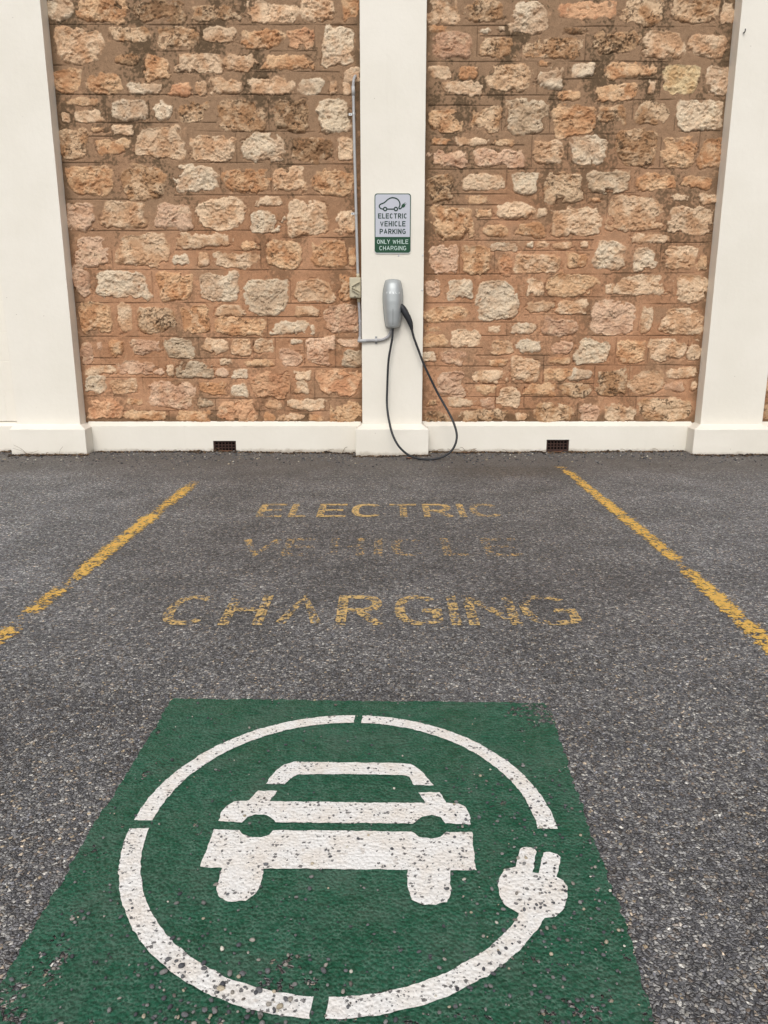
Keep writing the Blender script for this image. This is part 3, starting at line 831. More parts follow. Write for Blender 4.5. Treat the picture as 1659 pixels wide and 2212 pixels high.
def stroke2d(pts, wd, closed=False):
    """mitred ribbon round a 2-D polyline -> (verts, quads)"""
    P = [Vector((a, b)) for a, b in pts]
    Q = [P[0]]
    for p in P[1:]:
        if (p - Q[-1]).length > 1e-6: Q.append(p)
    n = len(Q); V, F = [], []
    for i in range(n):
        if closed: a, b, c = Q[i-1], Q[i], Q[(i+1) % n]
        else: a, b, c = Q[max(i-1, 0)], Q[i], Q[min(i+1, n-1)]
        d1 = (b - a).normalized() if (b - a).length > 1e-9 else (c - b).normalized()
        d2 = (c - b).normalized() if (c - b).length > 1e-9 else d1
        n1, n2 = Vector((-d1.y, d1.x)), Vector((-d2.y, d2.x))
        m = n1 + n2
        m = n1.copy() if m.length < 1e-4 else m.normalized()
        k = min(2.2, 1.0 / max(0.3, m.dot(n1)))
        V += [b + m * wd / 2 * k, b - m * wd / 2 * k]
    for i in range(n if closed else n - 1):
        j = (i + 1) % n
        F.append((2*i, 2*i+1, 2*j+1, 2*j))
    return V, F

def glyph(ch, x0, y0, wd, ht, sw):
    """list of ribbons (verts2d, faces) for one letter in a box"""
    ix, iy, iw, ih = x0 + sw / 2, y0 + sw / 2, wd - sw, ht - sw
    if ch == 'I': ix, iw = x0 + wd / 2 - 1e-4, 2e-4
    res = []
    for closed, pts in GL[ch]:
        q = []
        for a, b in pts:
            if a == 's': X_ = ix + sw / 2
            elif a == 'e': X_ = ix + iw - sw / 2
            else: X_ = ix + a * iw
            if b == 't': Y_ = iy + ih - sw / 2
            else: Y_ = iy + b * ih
            q.append((X_, Y_))
        if not closed:      # square ends reach the box
            for (i, j) in ((0, 1), (-1, -2)):
                e_, f_ = Vector(q[i]), Vector(q[j])
                tok = pts[i]
                if ch in 'EFLTIHNKPRY' and 's' not in tok and 'e' not in tok and 't' not in tok and tok not in ((.12,.42),(.42,.56),(.5,.42)):
                    q[i] = tuple(e_ + (e_ - f_).normalized() * sw / 2)
        res.append(stroke2d(q, sw, closed))
    return res

def ribbons(rs, place, lift=0.0):
    V, F, n = [], [], 0
    for k, (v, f) in enumerate(rs):
        V += [place(p.x, p.y, lift * k) for p in v]; F += [tuple(i + n for i in q) for q in f]; n += len(v)
    return pydata(V, F)

def fix_up(me, nrm):
    """flip faces that look away from nrm"""
    bm = bmesh.new(); bm.from_mesh(me)
    fl = [f for f in bm.faces if f.normal.dot(nrm) < 0]
    bmesh.ops.reverse_faces(bm, faces=fl)
    bm.to_mesh(me); bm.free(); return me

# ------------------------------------------------------------------ painted markings on the ground
UP = Vector((0, 0, 1))
def road_word(name, word, boxes, y0, y1, sw, mat, label):
    cx = (boxes[0][0] + boxes[-1][1]) / 2
    r = empty(name, (cx, (y0 + y1) / 2, 0), label, 'road marking', 'yellow words painted in the bay')
    for ch, (a, b) in zip(word, boxes):
        gl = glyph(ch, a, y0, b - a, y1 - y0, sw)
        if ch == 'A': gl = gl[:1]          # its bar has worn away
        me = ribbons(gl, lambda x, y, l: (x, y, 0.003 + l), 0.0004)
        link('letter', fix_up(me, UP), mat, r)
    return r

road_word('painted_word', 'ELECTRIC', [(-.752,-.597),(-.562,-.455),(-.394,-.225),(-.193,-.005),(.033,.198),(.233,.405),(.442,.485),(.514,.706)], 4.315, 4.645, 0.042, YWORD1,
          'worn yellow word ELECTRIC painted on the asphalt nearest the wall')
road_word('painted_word', 'VEHICLE', [(-.73,-.525),(-.503,-.33),(-.272,-.096),(-.05,-.008),(.036,.205),(.29,.434),(.497,.681)], 3.551, 3.865, 0.042, YWORD2,
          'almost worn away yellow word VEHICLE painted between the other two words')
road_word('painted_word', 'CHARGING', [(-.856,-.672),(-.622,-.455),(-.411,-.235),(-.184,-.008),(.042,.226),(.252,.294),(.319,.519),(.537,.752)], 2.68, 3.0, 0.040, YWORD3,
          'patchy yellow word CHARGING painted on the asphalt above the green square')

def parking_line(pts, wd, label, gaps=()):
    pts, _ = smoothpath([(x, y, 0) for x, y in pts], 60, [0] * len(pts))
    ys = [p.y for p in pts]
    nx = 9
    V, ed, gp = [], [], []
    for p in pts:
        for k in range(nx):
            s = k / (nx - 1) * 2 - 1
            V.append((p.x + s * wd / 2 * 1.12, p.y, 0.003)); ed.append(1 - abs(s))
            gp.append(sum(max(0, 1 - abs(p.y - g0) / g1) * g2 for g0, g1, g2 in gaps))
    me = npmesh(np.array(V), gridquads(nx, len(pts)), False, extra={'edge': np.array(ed), 'gap': np.array(gp)})
    fix_up(me, UP)
    o = link('parking_line', me, YLINE)
    return tag(o, label, 'road marking', 'yellow parking bay lines')

parking_line([(-1.335,5.36),(-1.342,4.8),(-1.352,4.3),(-1.364,3.7),(-1.362,3.3),(-1.374,2.9),(-1.37,2.5),(-1.36,1.9),(-1.36,1.2)], 0.13,
             'chipped yellow parking line left of the painted words', [(5.35,.3,.3),(4.45,.14,.22),(4.8,.5,.06),(3.17,.12,.3),(2.9,.25,.12),(2.73,.12,.3),(2.5,.16,.2)])
parking_line([(1.372,5.90),(1.388,5.5),(1.388,4.9),(1.388,4.3),(1.392,3.9),(1.380,3.4),(1.366,2.95),(1.352,2.6),(1.34,2.3),(1.34,1.8),(1.34,1.2)], 0.118,
             'chipped yellow parking line right of the painted words', [(5.82,.12,.35),(5.55,.3,.12),(5.1,.25,.06),(3.42,.12,.34),(4.35,.08,.16),(2.74,.07,.16)])

em = empty('painted_emblem', (-0.09, 1.50, 0), 'green painted square with white electric car and plug emblem on the asphalt', 'road marking')

def dense(poly, step=0.006, amp=0.0012, seed=0):
    out = []
    for a, b in zip(poly, poly[1:] + poly[:1]):
        n = max(1, int(math.hypot(b[0]-a[0], b[1]-a[1]) / step))
        out += [(a[0] + (b[0]-a[0]) * k / n, a[1] + (b[1]-a[1]) * k / n) for k in range(n)]
    p = np.array(out)
    p[:, 0] += amp * fbm(p[:, 0], p[:, 1], 0.012, 2, seed); p[:, 1] += amp * fbm(p[:, 0], p[:, 1], 0.012, 2, seed + 7)
    if amp > 0.005:      # the big square: slow wander and bitten edges
        p[:, 0] += 0.006 * fbm(p[:, 0], p[:, 1], 0.06, 3, seed + 9); p[:, 1] += 0.006 * fbm(p[:, 0], p[:, 1], 0.10, 3, seed + 15)
    return [tuple(q) for q in p]

def flat(name, poly, z, mat, parent, amp=0.0024, seed=0):
    bm = bmesh.new()
    vs = [bm.verts.new((x, y, z)) for x, y in dense(poly, 0.006, amp, seed)]
    es = [bm.edges.new((vs[i], vs[(i + 1) % len(vs)])) for i in range(len(vs))]
    bmesh.ops.triangle_fill(bm, edges=es, use_beauty=True, use_dissolve=False)
    me = bpy.data.meshes.new(name); bm.to_mesh(me); bm.free()
    return link(name, fix_up(me, UP), mat, parent)

flat('green_background', [(-.634,2.106),(.476,2.078),(.484,2.0),(.463,1.60),(.452,1.2),(.437,1.0),(.434,.90),(-.655,.90),(-.655,1.25),(-.648,1.6)], 0.0025, GREEN, em, 0.006, 3)

def ring_arc(a0, a1, seed):
    n = 90; o_, i_ = [], []
    for k in range(n + 1):
        a = R(a0 + (a1 - a0) * k / n)
        o_.append((-0.0905 + 0.477 * math.cos(a), 1.506 + 0.495 * math.sin(a)))
        i_.append((-0.0905 + 0.434 * math.cos(a), 1.506 + 0.453 * math.sin(a)))
    return flat('ring_segment', o_ + i_[::-1], 0.0042, WHITE, em, 0.0026, seed)
ring_arc(-1.5, 86.5, 11)
ring_arc(89.2, 178.0, 12)
ring_arc(181.4, 266.4, 13)
ring_arc(269.6, 328, 14)
ROOFP = [(-0.289,1.664),(-0.283,1.689),(-0.268,1.729),(-0.254,1.75),(-0.231,1.761),(-0.124,1.759),(0.042,1.755),(0.069,1.749),(0.088,1.729),(0.102,1.704),(0.12,1.658),(0.074,1.658),(0.061,1.694),(0.05,1.702),(-0.092,1.706),(-0.216,1.704),(-0.226,1.694),(-0.243,1.662)]
HOODP = [(-0.303,1.636),(-0.256,1.636),(-0.27,1.594),(-0.141,1.592),(0,1.588),(0.097,1.587),(0.082,1.629),(0.133,1.629),(0.147,1.588),(0.174,1.585),(0.189,1.572),(0.196,1.546),(0.195,1.509),(0.138,1.511),(0.129,1.534),(0.109,1.542),(0.087,1.535),(0.064,1.51),(0,1.512),(-0.135,1.513),(-0.245,1.515),(-0.258,1.534),(-0.275,1.544),(-0.294,1.544),(-0.311,1.534),(-0.321,1.515),(-0.374,1.521),(-0.375,1.551),(-0.367,1.577),(-0.351,1.593),(-0.319,1.596)]
BODYP = [(-0.378,1.491),(-0.321,1.488),(-0.311,1.473),(-0.289,1.463),(-0.268,1.463),(-0.252,1.474),(-0.246,1.487),(-0.133,1.487),(0,1.484),(0.062,1.482),(0.076,1.465),(0.101,1.459),(0.124,1.465),(0.138,1.481),(0.195,1.481),(0.189,1.358),(0.137,1.36),(0.132,1.293),(0.122,1.271),(0.101,1.263),(0.074,1.263),(0.054,1.277),(0.047,1.303),(0.049,1.361),(-0.124,1.363),(-0.248,1.364),(-0.248,1.319),(-0.253,1.293),(-0.271,1.274),(-0.297,1.269),(-0.322,1.281),(-0.334,1.303),(-0.335,1.332),(-0.335,1.366),(-0.381,1.369)]
PLUGP = [(0.273,1.369),(0.291,1.423),(0.299,1.431),(0.306,1.432),(0.32,1.427),(0.324,1.416),(0.314,1.383),(0.305,1.353),(0.316,1.349),(0.339,1.413),(0.353,1.416),(0.368,1.408),(0.371,1.397),(0.359,1.362),(0.351,1.339),(0.362,1.329),(0.368,1.312),(0.36,1.284),(0.349,1.256),(0.325,1.232),(0.303,1.228),(0.286,1.2195),(0.2535,1.2275),(0.258,1.24),(0.235,1.259),(0.228,1.287),(0.228,1.315),(0.236,1.342),(0.251,1.362)]
flat('car_roof_shape', ROOFP, 0.0042, WHITE, em, seed=21)
flat('car_bonnet_shape', HOODP, 0.0042, WHITE, em, seed=22)
flat('car_front_shape', BODYP, 0.0042, WHITE, em, seed=23)
flat('plug_shape', PLUGP, 0.0046, WHITE, em, seed=24)

# ------------------------------------------------------------------ parking sign on the middle pilaster
FRONT = Vector((0, -1, 0))
sx = lambda px: -0.0758 + (px - 588) * 0.0004229
sz = lambda py: 2.0829 - (py - 290) * 0.0004018
def rrect(x0, x1, z0, z1, r, n=8):
    P = []
    for cx, cz, a0 in ((x1-r, z1-r, 0), (x0+r, z1-r, 90), (x0+r, z0+r, 180), (x1-r, z0+r, 270)):
        P += [(cx + r * math.cos(R(a0 + 90 * k / n)), cz + r * math.sin(R(a0 + 90 * k / n))) for k in range(n + 1)]
    return P
def slab(P, yf, yb):
    n = len(P)
    V = [(x, yf, z) for x, z in P] + [(x, yb, z) for x, z in P]
    F = [tuple(range(n)), tuple(range(n, 2*n))[::-1]] + [(i, (i+1) % n, (i+1) % n + n, i + n) for i in range(n)]
    me = pydata(V, F)
    bm = bmesh.new(); bm.from_mesh(me); bmesh.ops.recalc_face_normals(bm, faces=bm.faces); bm.to_mesh(me); bm.free()
    return me
sg = empty('parking_sign', (0.07, 6.497, 1.857), 'pale grey and green ELECTRIC VEHICLE PARKING sign on the middle cream pilaster', 'sign')
X0, X1, Z0, Z1 = sx(588), sx(1272), sz(1415), sz(290)
link('sign_plate', slab(rrect(X0, X1, Z0, Z1, 0.022), 6.4915, 6.4965), ALU, sg)
link('green_face', slab(rrect(X0 + .0012, X1 - .0012, Z0 + .006, Z1 - .001, 0.021), 6.4905, 6.4913), SIGNGREEN, sg)
top_face = [p for p in rrect(X0 + .0075, X1 - .0075, sz(1100), Z1 - .0075, 0.017)]
top_face = [p for p in top_face if p[1] > sz(1100) + .018] + [(X0 + .0075, sz(1100)), (X1 - .0075, sz(1100))]
link('grey_face', slab(top_face, 6.4897, 6.4904), SIGNGREY, sg)
def sign_line(word, a, b, top, bot, sw, mat, y, space=None, rel=None):
    """one line of sign lettering between pixel columns a..b of the sign drawing"""
    x0, x1, zt, zb = sx(a), sx(b), sz(top), sz(bot)
    wid = {'I': 0.28, ' ': 0.55, 'L': 0.85, 'W': 1.35, 'V': 1.1, 'A': 1.1}
    gap = 0.24
    tot = sum(wid.get(c, 1.0) for c in word) + gap * (len(word) - 1)
    u = (x1 - x0) / tot; x = x0
    allr = []
    for c in word:
        wd = wid.get(c, 1.0) * u
        if c != ' ': allr += glyph(c, x, zb, wd, zt - zb, sw)
        x += wd + gap * u
    me = ribbons(allr, lambda p, q, l: (p, y - l, q), 0.00001)
    return link('sign_lettering', fix_up(me, FRONT), mat, sg)
sign_line('ELECTRIC', 655, 1200, 660, 757, 0.0076, SIGNLET, 6.4890)
sign_line('VEHICLE', 693, 1172, 804, 904, 0.0076, SIGNLET, 6.4890)
sign_line('PARKING', 685, 1176, 948, 1047, 0.0076, SIGNLET, 6.4890)
sign_line('ONLY', 636, 880, 1150, 1231, 0.0046, SIGNPALE, 6.4898)
sign_line('WHILE', 932, 1226, 1150, 1231, 0.0046, SIGNPALE, 6.4898)
sign_line('CHARGING', 679, 1186, 1270, 1352, 0.0046, SIGNPALE, 6.4898)
def sp(L): return [(sx(a), sz(b)) for a, b in L]
outline = smoothpath([(a, b, 0) for a, b in sp([(748,581),(712,573),(686,550),(680,520),(702,492),(772,462),(842,402),(900,375),(960,374),(1020,400),(1055,447),(1066,500),(1052,540),(1048,565),(1066,577),(1090,562),(1112,538)])], 6)
car = [stroke2d([(p.x, p.y) for p in outline], 0.0098), stroke2d(sp([(826,581),(950,581)]), 0.0095)]
for wx in (788, 990):
    car.append(stroke2d([(sx(wx) + 0.0128 * math.cos(R(k * 15)), sz(580) + 0.0128 * math.sin(R(k * 15))) for k in range(24)], 0.0098, True))
link('car_pictogram', fix_up(ribbons(car, lambda p, q, l: (p, 6.4888 - l, q), 0.00012), FRONT), SIGNLET, sg)
plugv = sp([(1090,535),(1098,503),(1130,476),(1150,488),(1166,508),(1162,532),(1132,556),(1108,550)])
V = [(x, 6.4884, z) for x, z in plugv]
V2, F2 = stroke2d(sp([(1143,486),(1166,458)]), 0.0042); V3, F3 = stroke2d(sp([(1160,505),(1184,478)]), 0.0042)
F = [tuple(range(8))] + [tuple(i + 8 for i in q) for q in F2] + [tuple(i + 12 for i in q) for q in F3]
V += [(p.x, 6.4885, p.y) for p in V2] + [(p.x, 6.4885, p.y) for p in V3]
link('plug_pictogram', fix_up(pydata(V, F), FRONT), SIGNGREEN, sg)
def disc_head(x, y, z, r, h, seg=14):
    """domed screw head facing the camera side (-Y)"""
    V, F = [], []
    for j, (rr, dy) in enumerate(((1, 0), (1, .45), (.75, .8), (.35, 1))):
        V += [(x + r * rr * math.cos(2*math.pi*k/seg), y - h * dy, z + r * rr * math.sin(2*math.pi*k/seg)) for k in range(seg)]
    for j in range(3):
        F += [(j*seg+k, j*seg+(k+1) % seg, (j+1)*seg+(k+1) % seg, (j+1)*seg+k) for k in range(seg)]
    F.append(tuple(3*seg + k for k in range(seg)))
    return V, F
for px, py in ((930, 367), (935, 1331)):
    link('screw', pydata(*disc_head(sx(px), 6.4884, sz(py), 0.0042, 0.003), smooth=True), SIGNLET, sg)

# ------------------------------------------------------------------ wall charger with its cable
ch = empty('wall_charger', (0.072, 6.50, 1.24), 'silver wall charger with black cable looping to the ground, below the sign', 'charger')
WT = [(0, .0565), (.04, .0605), (.2, .0690), (.4, .0765), (.55, .0800), (.68, .0805), (.8, .0770), (.9, .0700), (.96, .0645), (1, .0595)]
PT = [(0, .62), (.03, .80), (.12, .90), (.35, 1.0), (.55, 1.0), (.7, .93), (.82, .80), (.92, .60), (.98, .36), (1, .22)]
def lerp_tab(T, t):
    for (a, va), (b, vb) in zip(T, T[1:]):
        if t <= b: return va + (vb - va) * (t - a) / (b - a)
    return T[-1][1]
def ch_z(s, t):
    zb = 1.048 + 0.013 * s * s; zt = 1.432 - 0.009 * s * s - 0.004 * s ** 6
    return zb + (zt - zb) * t
def ch_y(s, t): return 6.478 - 0.012 - 0.085 * lerp_tab(PT, t) * max(0.0, 1 - abs(s) ** 2.7) ** 0.62
ns, ntt = 33, 60
V = []; F = []
for j in range(ntt):
    t = j / (ntt - 1); wd = lerp_tab(WT, t)
    for i in range(ns):
        s = math.sin(math.pi * (i / (ns - 1) - 0.5))
        V.append((0.072 + wd * s, ch_y(s, t), ch_z(s, t)))
for j in range(ntt - 1):
    for i in range(ns - 1): F.append((j*ns+i, j*ns+i+1, (j+1)*ns+i+1, (j+1)*ns+i))
rim = [i for i in range(ns)] + [j*ns+ns-1 for j in range(1, ntt)] + [(ntt-1)*ns+i for i in range(ns-2, -1, -1)] + [j*ns for j in range(ntt-2, 0, -1)]
b0 = len(V); V += [(V[i][0], 6.4785, V[i][2]) for i in rim]
for k in range(len(rim)): F.append((rim[k], b0 + k, b0 + (k+1) % len(rim), rim[(k+1) % len(rim)]))
me = pydata(V, F, True)
bm = bmesh.new(); bm.from_mesh(me); bmesh.ops.recalc_face_normals(bm, faces=bm.faces); bm.to_mesh(me); bm.free()
shell = link('charger_shell', me, SILVER, ch)
P = [(0.072 + (V[i][0] - 0.072) * 1.035, 1.24 + (V[i][2] - 1.24) * 1.012) for i in rim]
link('back_plate', slab(P, 6.4788, 6.4985), SEAM, ch)
def shell_y(x, z):
    t = min(1, max(0, (z - 1.048) / (1.432 - 1.048)))
    return ch_y(max(-1, min(1, (x - 0.072) / lerp_tab(WT, t))), t)
rs = []
for c, xx in zip('TESLA', (0.0165, 0.0425, 0.0675, 0.0925, 0.116)): rs += glyph(c, xx, 1.3175, 0.0125, 0.0145, 0.0032)
me = ribbons(rs, lambda p, q, l: (p, shell_y(p, q) - 0.0010 - l, q), 0.00005)
link('brand_lettering', fix_up(me, FRONT), PALE, ch)
Vr, Fr = stroke2d([(0.072, 1.075 + k * 0.0125) for k in range(11)], 0.0034)
link('ridge_seam', fix_up(pydata([(p.x, shell_y(p.x, p.y) - 0.0006, p.y) for p in Vr], Fr), FRONT), SEAM, ch)  # dark strip laid on the shell, drawing the groove of the centre ridge
CAB = [(.071,6.43,1.06),(.069,6.43,.983),(.054,6.43,.895),(.039,6.43,.806),(.032,6.43,.717),(.027,6.428,.582),(.024,6.40,.449),(.032,6.361,.363),(.047,6.314,.285),(.066,6.271,.215),(.099,6.234,.145),(.144,6.212,.088),(.204,6.202,.042),(.264,6.2,.019),(.339,6.2,.0095),(.414,6.2,.012),(.489,6.201,.034),(.549,6.209,.077),(.583,6.228,.131),(.596,6.259,.194),(.583,6.301,.264),(.555,6.344,.334),(.511,6.388,.413),(.451,6.425,.515),(.389,6.43,.635),(.327,6.43,.762),(.28,6.43,.88),(.241,6.43,.983),(.223,6.43,1.055)]
link('charging_cable', pydata(*tube(smoothpath(CAB, 6), 0.0092, 14), smooth=True), BLACK, ch)
hp, hr = smoothpath([(.118,6.44,1.232),(.150,6.435,1.205),(.175,6.43,1.165),(.198,6.43,1.125),(.214,6.43,1.088),(.223,6.43,1.055),(.227,6.43,1.035)], 6, [.022,.027,.0265,.0245,.0205,.0145,.0105])
hd = link('charging_connector', pydata(*tube(hp, hr, 18), smooth=True), BLACK, ch)
link('release_button', solid([tube([(.168,6.428,1.205),(.176,6.428,1.193),(.186,6.428,1.180)], [.010,.013,.011], 12)], smooth=True), DARK, hd)
link('cable_gland', pydata(*tube([(.071,6.43,1.062),(.071,6.43,1.036)], [.0125, .0115], 16), smooth=True), DARK, ch)

# ------------------------------------------------------------------ conduit, isolator switch, saddles
cd = empty('rigid_conduit', (-0.235, 6.58, 1.46), 'straight grey plastic conduit running up the stone beside the middle pilaster', 'conduit')
RP = [(-.2125,6.572,1.44),(-.2135,6.572,1.475),(-.2215,6.574,1.83),(-.2275,6.576,2.15),(-.2335,6.577,2.45),(-.2365,6.578,2.68),(-.2385,6.579,2.84)]
link('straight_pipe', pydata(*tube(smoothpath(RP, 4), 0.0108, 16), smooth=True), CONDUIT, cd)
link('pipe_bend', pydata(*tube(smoothpath([(-.2385,6.579,2.82),(-.239,6.579,2.872),(-.234,6.59,2.92),(-.224,6.615,2.952),(-.217,6.66,2.965)], 8), 0.0108, 16), smooth=True), HOSE, cd)
link('coupling', pydata(*tube([(-.2378,6.579,2.806),(-.2388,6.579,2.872)], 0.0132, 16), smooth=True), CONDUIT, cd)
link('box_connector', pydata(*tube([(-.2125,6.572,1.447),(-.2133,6.572,1.481)], 0.0135, 16), smooth=True), BEIGE, cd)
def saddle(px, py, pz, parent, r=0.0122, side=-1):
    """half-round metal strap over the pipe with one screwed tab"""
    V, F, hw = [], [], 0.0085
    prof = [(side * .040, .020), (side * .0135, .020)] + [(r * math.cos(R(a)) * (-side) * -1, -r * math.sin(R(a))) for a in range(0, 181, 20)]
    for x, y in prof: V += [(px + x, py + y, pz - hw), (px + x, py + y, pz + hw)]
    for i in range(len(prof) - 1): F.append((2*i, 2*i+1, 2*i+3, 2*i+2))
    n = len(V)
    me = pydata(V, F)
    bm = bmesh.new(); bm.from_mesh(me)
    bmesh.ops.solidify(bm, geom=bm.faces[:], thickness=0.0016)
    bm.to_mesh(me); bm.free()
    o = link('saddle_clip', me, ZINC, parent)
    link('screw', pydata(*disc_head(px + side * .029, py + .0175, pz, .0038, .003), smooth=True), INK, o)
saddle(-.2365, 6.578, 2.677, cd)
saddle(-.2235, 6.575, 1.945, cd)

iso = empty('isolator_switch', (-0.235, 6.58, 1.37), 'beige electrical isolator switch box between the two conduits beside the pilaster', 'switch')
link('switch_box', solid([box(-.2815, -.1885, 6.524, 6.612, 1.288, 1.450)], 0.006, 3, True), BEIGE, iso)
me = solid([box(-.2765, -.1905, 6.518, 6.5255, 1.296, 1.446)], 0.003, 2)
link('switch_cover', me, BEIGE, iso)
def lever(pts, wd, yf, yb):
    v, f = stroke2d(pts, wd)
    n = len(v)
    V = [(p.x, yf, p.y) for p in v] + [(p.x, yb, p.y) for p in v]
    F = list(f)
    F += [tuple(i + n for i in q)[::-1] for q in f]
    k = n // 2
    for i in range(k - 1):
        F.append((2*i, 2*i+2, 2*i+2+n, 2*i+n)); F.append((2*i+1+n, 2*i+3+n, 2*i+3, 2*i+1))
    F.append((0, n, n+1, 1)); F.append((n-2, n-1, 2*n-1, 2*n-2))
    me = pydata(V, F); bm = bmesh.new(); bm.from_mesh(me); bmesh.ops.recalc_face_normals(bm, faces=bm.faces); bm.to_mesh(me); bm.free()
    return me
bx = lambda a, b: (-0.2790 + (a - 150) * 0.0001065, 1.449 - (b - 260) * 0.0001045)
lv = link('lever_guard', lever([bx(*p) for p in ((900,600),(580,760),(320,930),(285,1060),(310,1190),(580,1330),(910,1540))], 0.0050, 6.500, 6.519), BEIGE, iso)
link('lever_arm', lever([bx(*p) for p in ((330,1030),(620,1150),(930,1320))], 0.0055, 6.503, 6.519), BEIGE, lv)
link('lever_pivot', pydata(*disc_head(bx(500, 1030)[0], 6.518, bx(500, 1030)[1], 0.0088, 0.010), smooth=True), BEIGE, lv)
mk = glyph('E', *bx(500, 1765), 0.0115, 0.0125, 0.0026)
p1 = bx(690, 1765)
mk += [stroke2d([(p1[0], p1[1] + .002), (p1[0] + .003, p1[1] + .0062), (p1[0] + .003, p1[1])], 0.0018)]
link('marking', fix_up(ribbons(mk, lambda p, q, l: (p, 6.5172 - l, q), 0.0001), FRONT), INK, iso)

hs = empty('flexible_hose', (-0.20, 6.57, 1.12), 'corrugated grey hose from the switch box round the pilaster to the charger', 'conduit')
link('hose_drop', pydata(*ribbed(smoothpath([(-.2085,6.575,1.262),(-.203,6.572,1.19),(-.199,6.570,1.09),(-.199,6.568,1.0),(-.2005,6.560,.965)], 10), 0.0118), smooth=True), HOSE, hs)
link('hose_connector', pydata(*tube([(-.2095,6.575,1.296),(-.2085,6.575,1.256)], 0.0142, 16), smooth=True), BEIGE, hs)
link('elbow', pydata(*tube(smoothpath([(-.2005,6.565,.972),(-.2035,6.54,.952),(-.2065,6.505,.947),(-.200,6.486,.947),(-.18,6.4835,.948),(-.147,6.483,.949)], 8), 0.0138, 16), smooth=True), CONDUIT, hs)
link('hose_run', pydata(*ribbed(smoothpath([(-.150,6.483,.949),(-.10,6.483,.951),(-.055,6.483,.952),(-.012,6.483,.957),(.025,6.483,.974),(.050,6.482,1.004),(.061,6.480,1.045),(.063,6.480,1.06)], 10), 0.0116), smooth=True), HOSE, hs)
link('cable_tie', pydata(*tube([(-.1995,6.57,1.108),(-.1993,6.57,1.102)], 0.0138, 16), smooth=True), SIGNGREY, hs)
V, F, n = [], [], 0
prof = [(.031, .015), (.0145, .015)] + [(.0135 * math.cos(R(a)), -.0135 * math.sin(R(a))) for a in range(0, 181, 20)] + [(-.0145, .015), (-.031, .015)]
for z, y in prof: V += [(-.065 - .0095, 6.483 + y, .952 + z), (-.065 + .0095, 6.483 + y, .952 + z)]
for i in range(len(prof) - 1): F.append((2*i, 2*i+1, 2*i+3, 2*i+2))
me = pydata(V, F); bm = bmesh.new(); bm.from_mesh(me); bmesh.ops.solidify(bm, geom=bm.faces[:], thickness=0.002); bm.to_mesh(me); bm.free()
sd_ = link('saddle_clip', me, CONDUIT, hs)
for dz in (.024, -.024): link('screw', pydata(*disc_head(-.065, 6.4955, .952 + dz, .0040, .003), smooth=True), INK, sd_)

# small fixings left on the pilasters
for nm, x, z, lab in (('wall_plug', .3105, 1.618, 'white plastic wall plug at the right edge of the pilaster beside the sign'),
                      ('wall_plug', .3085, 1.349, 'white plastic wall plug at the right edge of the pilaster beside the charger'),
                      ('wall_plug', .118, 1.616, 'filled grey wall plug just under the sign')):
    tag(link(nm, pydata(*disc_head(x, 6.4985, z, .0062, .004), smooth=True), SIGNGREY if x < .2 else PALE), lab, 'wall plug', 'wall plugs on the middle pilaster')
hk = pydata(*tube([(2.712,6.502,3.216),(2.712,6.486,3.212),(2.715,6.478,3.222),(2.713,6.476,3.236)], 0.0045, 8), smooth=True)
tag(link('wire_hook', hk, DARK), 'small dark wire hook high on the right pilaster', 'hook')

# ------------------------------------------------------------------ litter and loose stones
def leaf(x, y, z, L, wdt, az, curl, mat, label, seed):
    n = 9; V, F = [], []
    rr = random.Random(seed)
    for i in range(n):
        t = i / (n - 1); wv = wdt * math.sin(math.pi * min(1, t * 0.93 + 0.05)) ** 0.8
        cz = curl * L * (4 * (t - .5) ** 2) * 0.35 + rr.uniform(0, .0008)
        for s in (-1, 0, 1): V.append((t * L - L / 2, s * wv / 2, cz + abs(s) * wv * 0.25))
    for i in range(n - 1):
        for k in range(2): F.append((i*3+k, i*3+k+1, (i+1)*3+k+1, (i+1)*3+k))
    me = pydata(V, F, True)
    bm = bmesh.new(); bm.from_mesh(me); bmesh.ops.solidify(bm, geom=bm.faces[:], thickness=0.0006); bm.to_mesh(me); bm.free()
    me.transform(Matrix.Translation((0, 0, 0)) @ Matrix.Rotation(az, 4, 'Z'))
    o = link('dry_leaf', me, mat)
    o.location = (x, y, z + float(ground_z(x, y)))
    return tag(o, label, 'leaf', 'dry leaves on the asphalt')
leaf(.215, 6.265, .004, .075, .026, .15, .25, LEAF1, 'reddish dry leaf lying under the black cable', 1)
leaf(-1.36, 6.545, .006, .11, .022, -.1, .3, LEAF1, 'pale dry leaf in front of the left air vent', 2)
leaf(1.50, 6.54, .006, .09, .022, .35, .3, LEAF1, 'dry brown leaf in front of the right air vent', 3)
leaf(.70, 6.53, .006, .12, .014, -.12, .5, LEAF1, 'long curled dry leaf against the plinth right of the cable', 4)
leaf(-1.62, 6.53, .005, .10, .014, .1, .5, LEAF2, 'long straw coloured leaf against the plinth left of the left vent', 5)

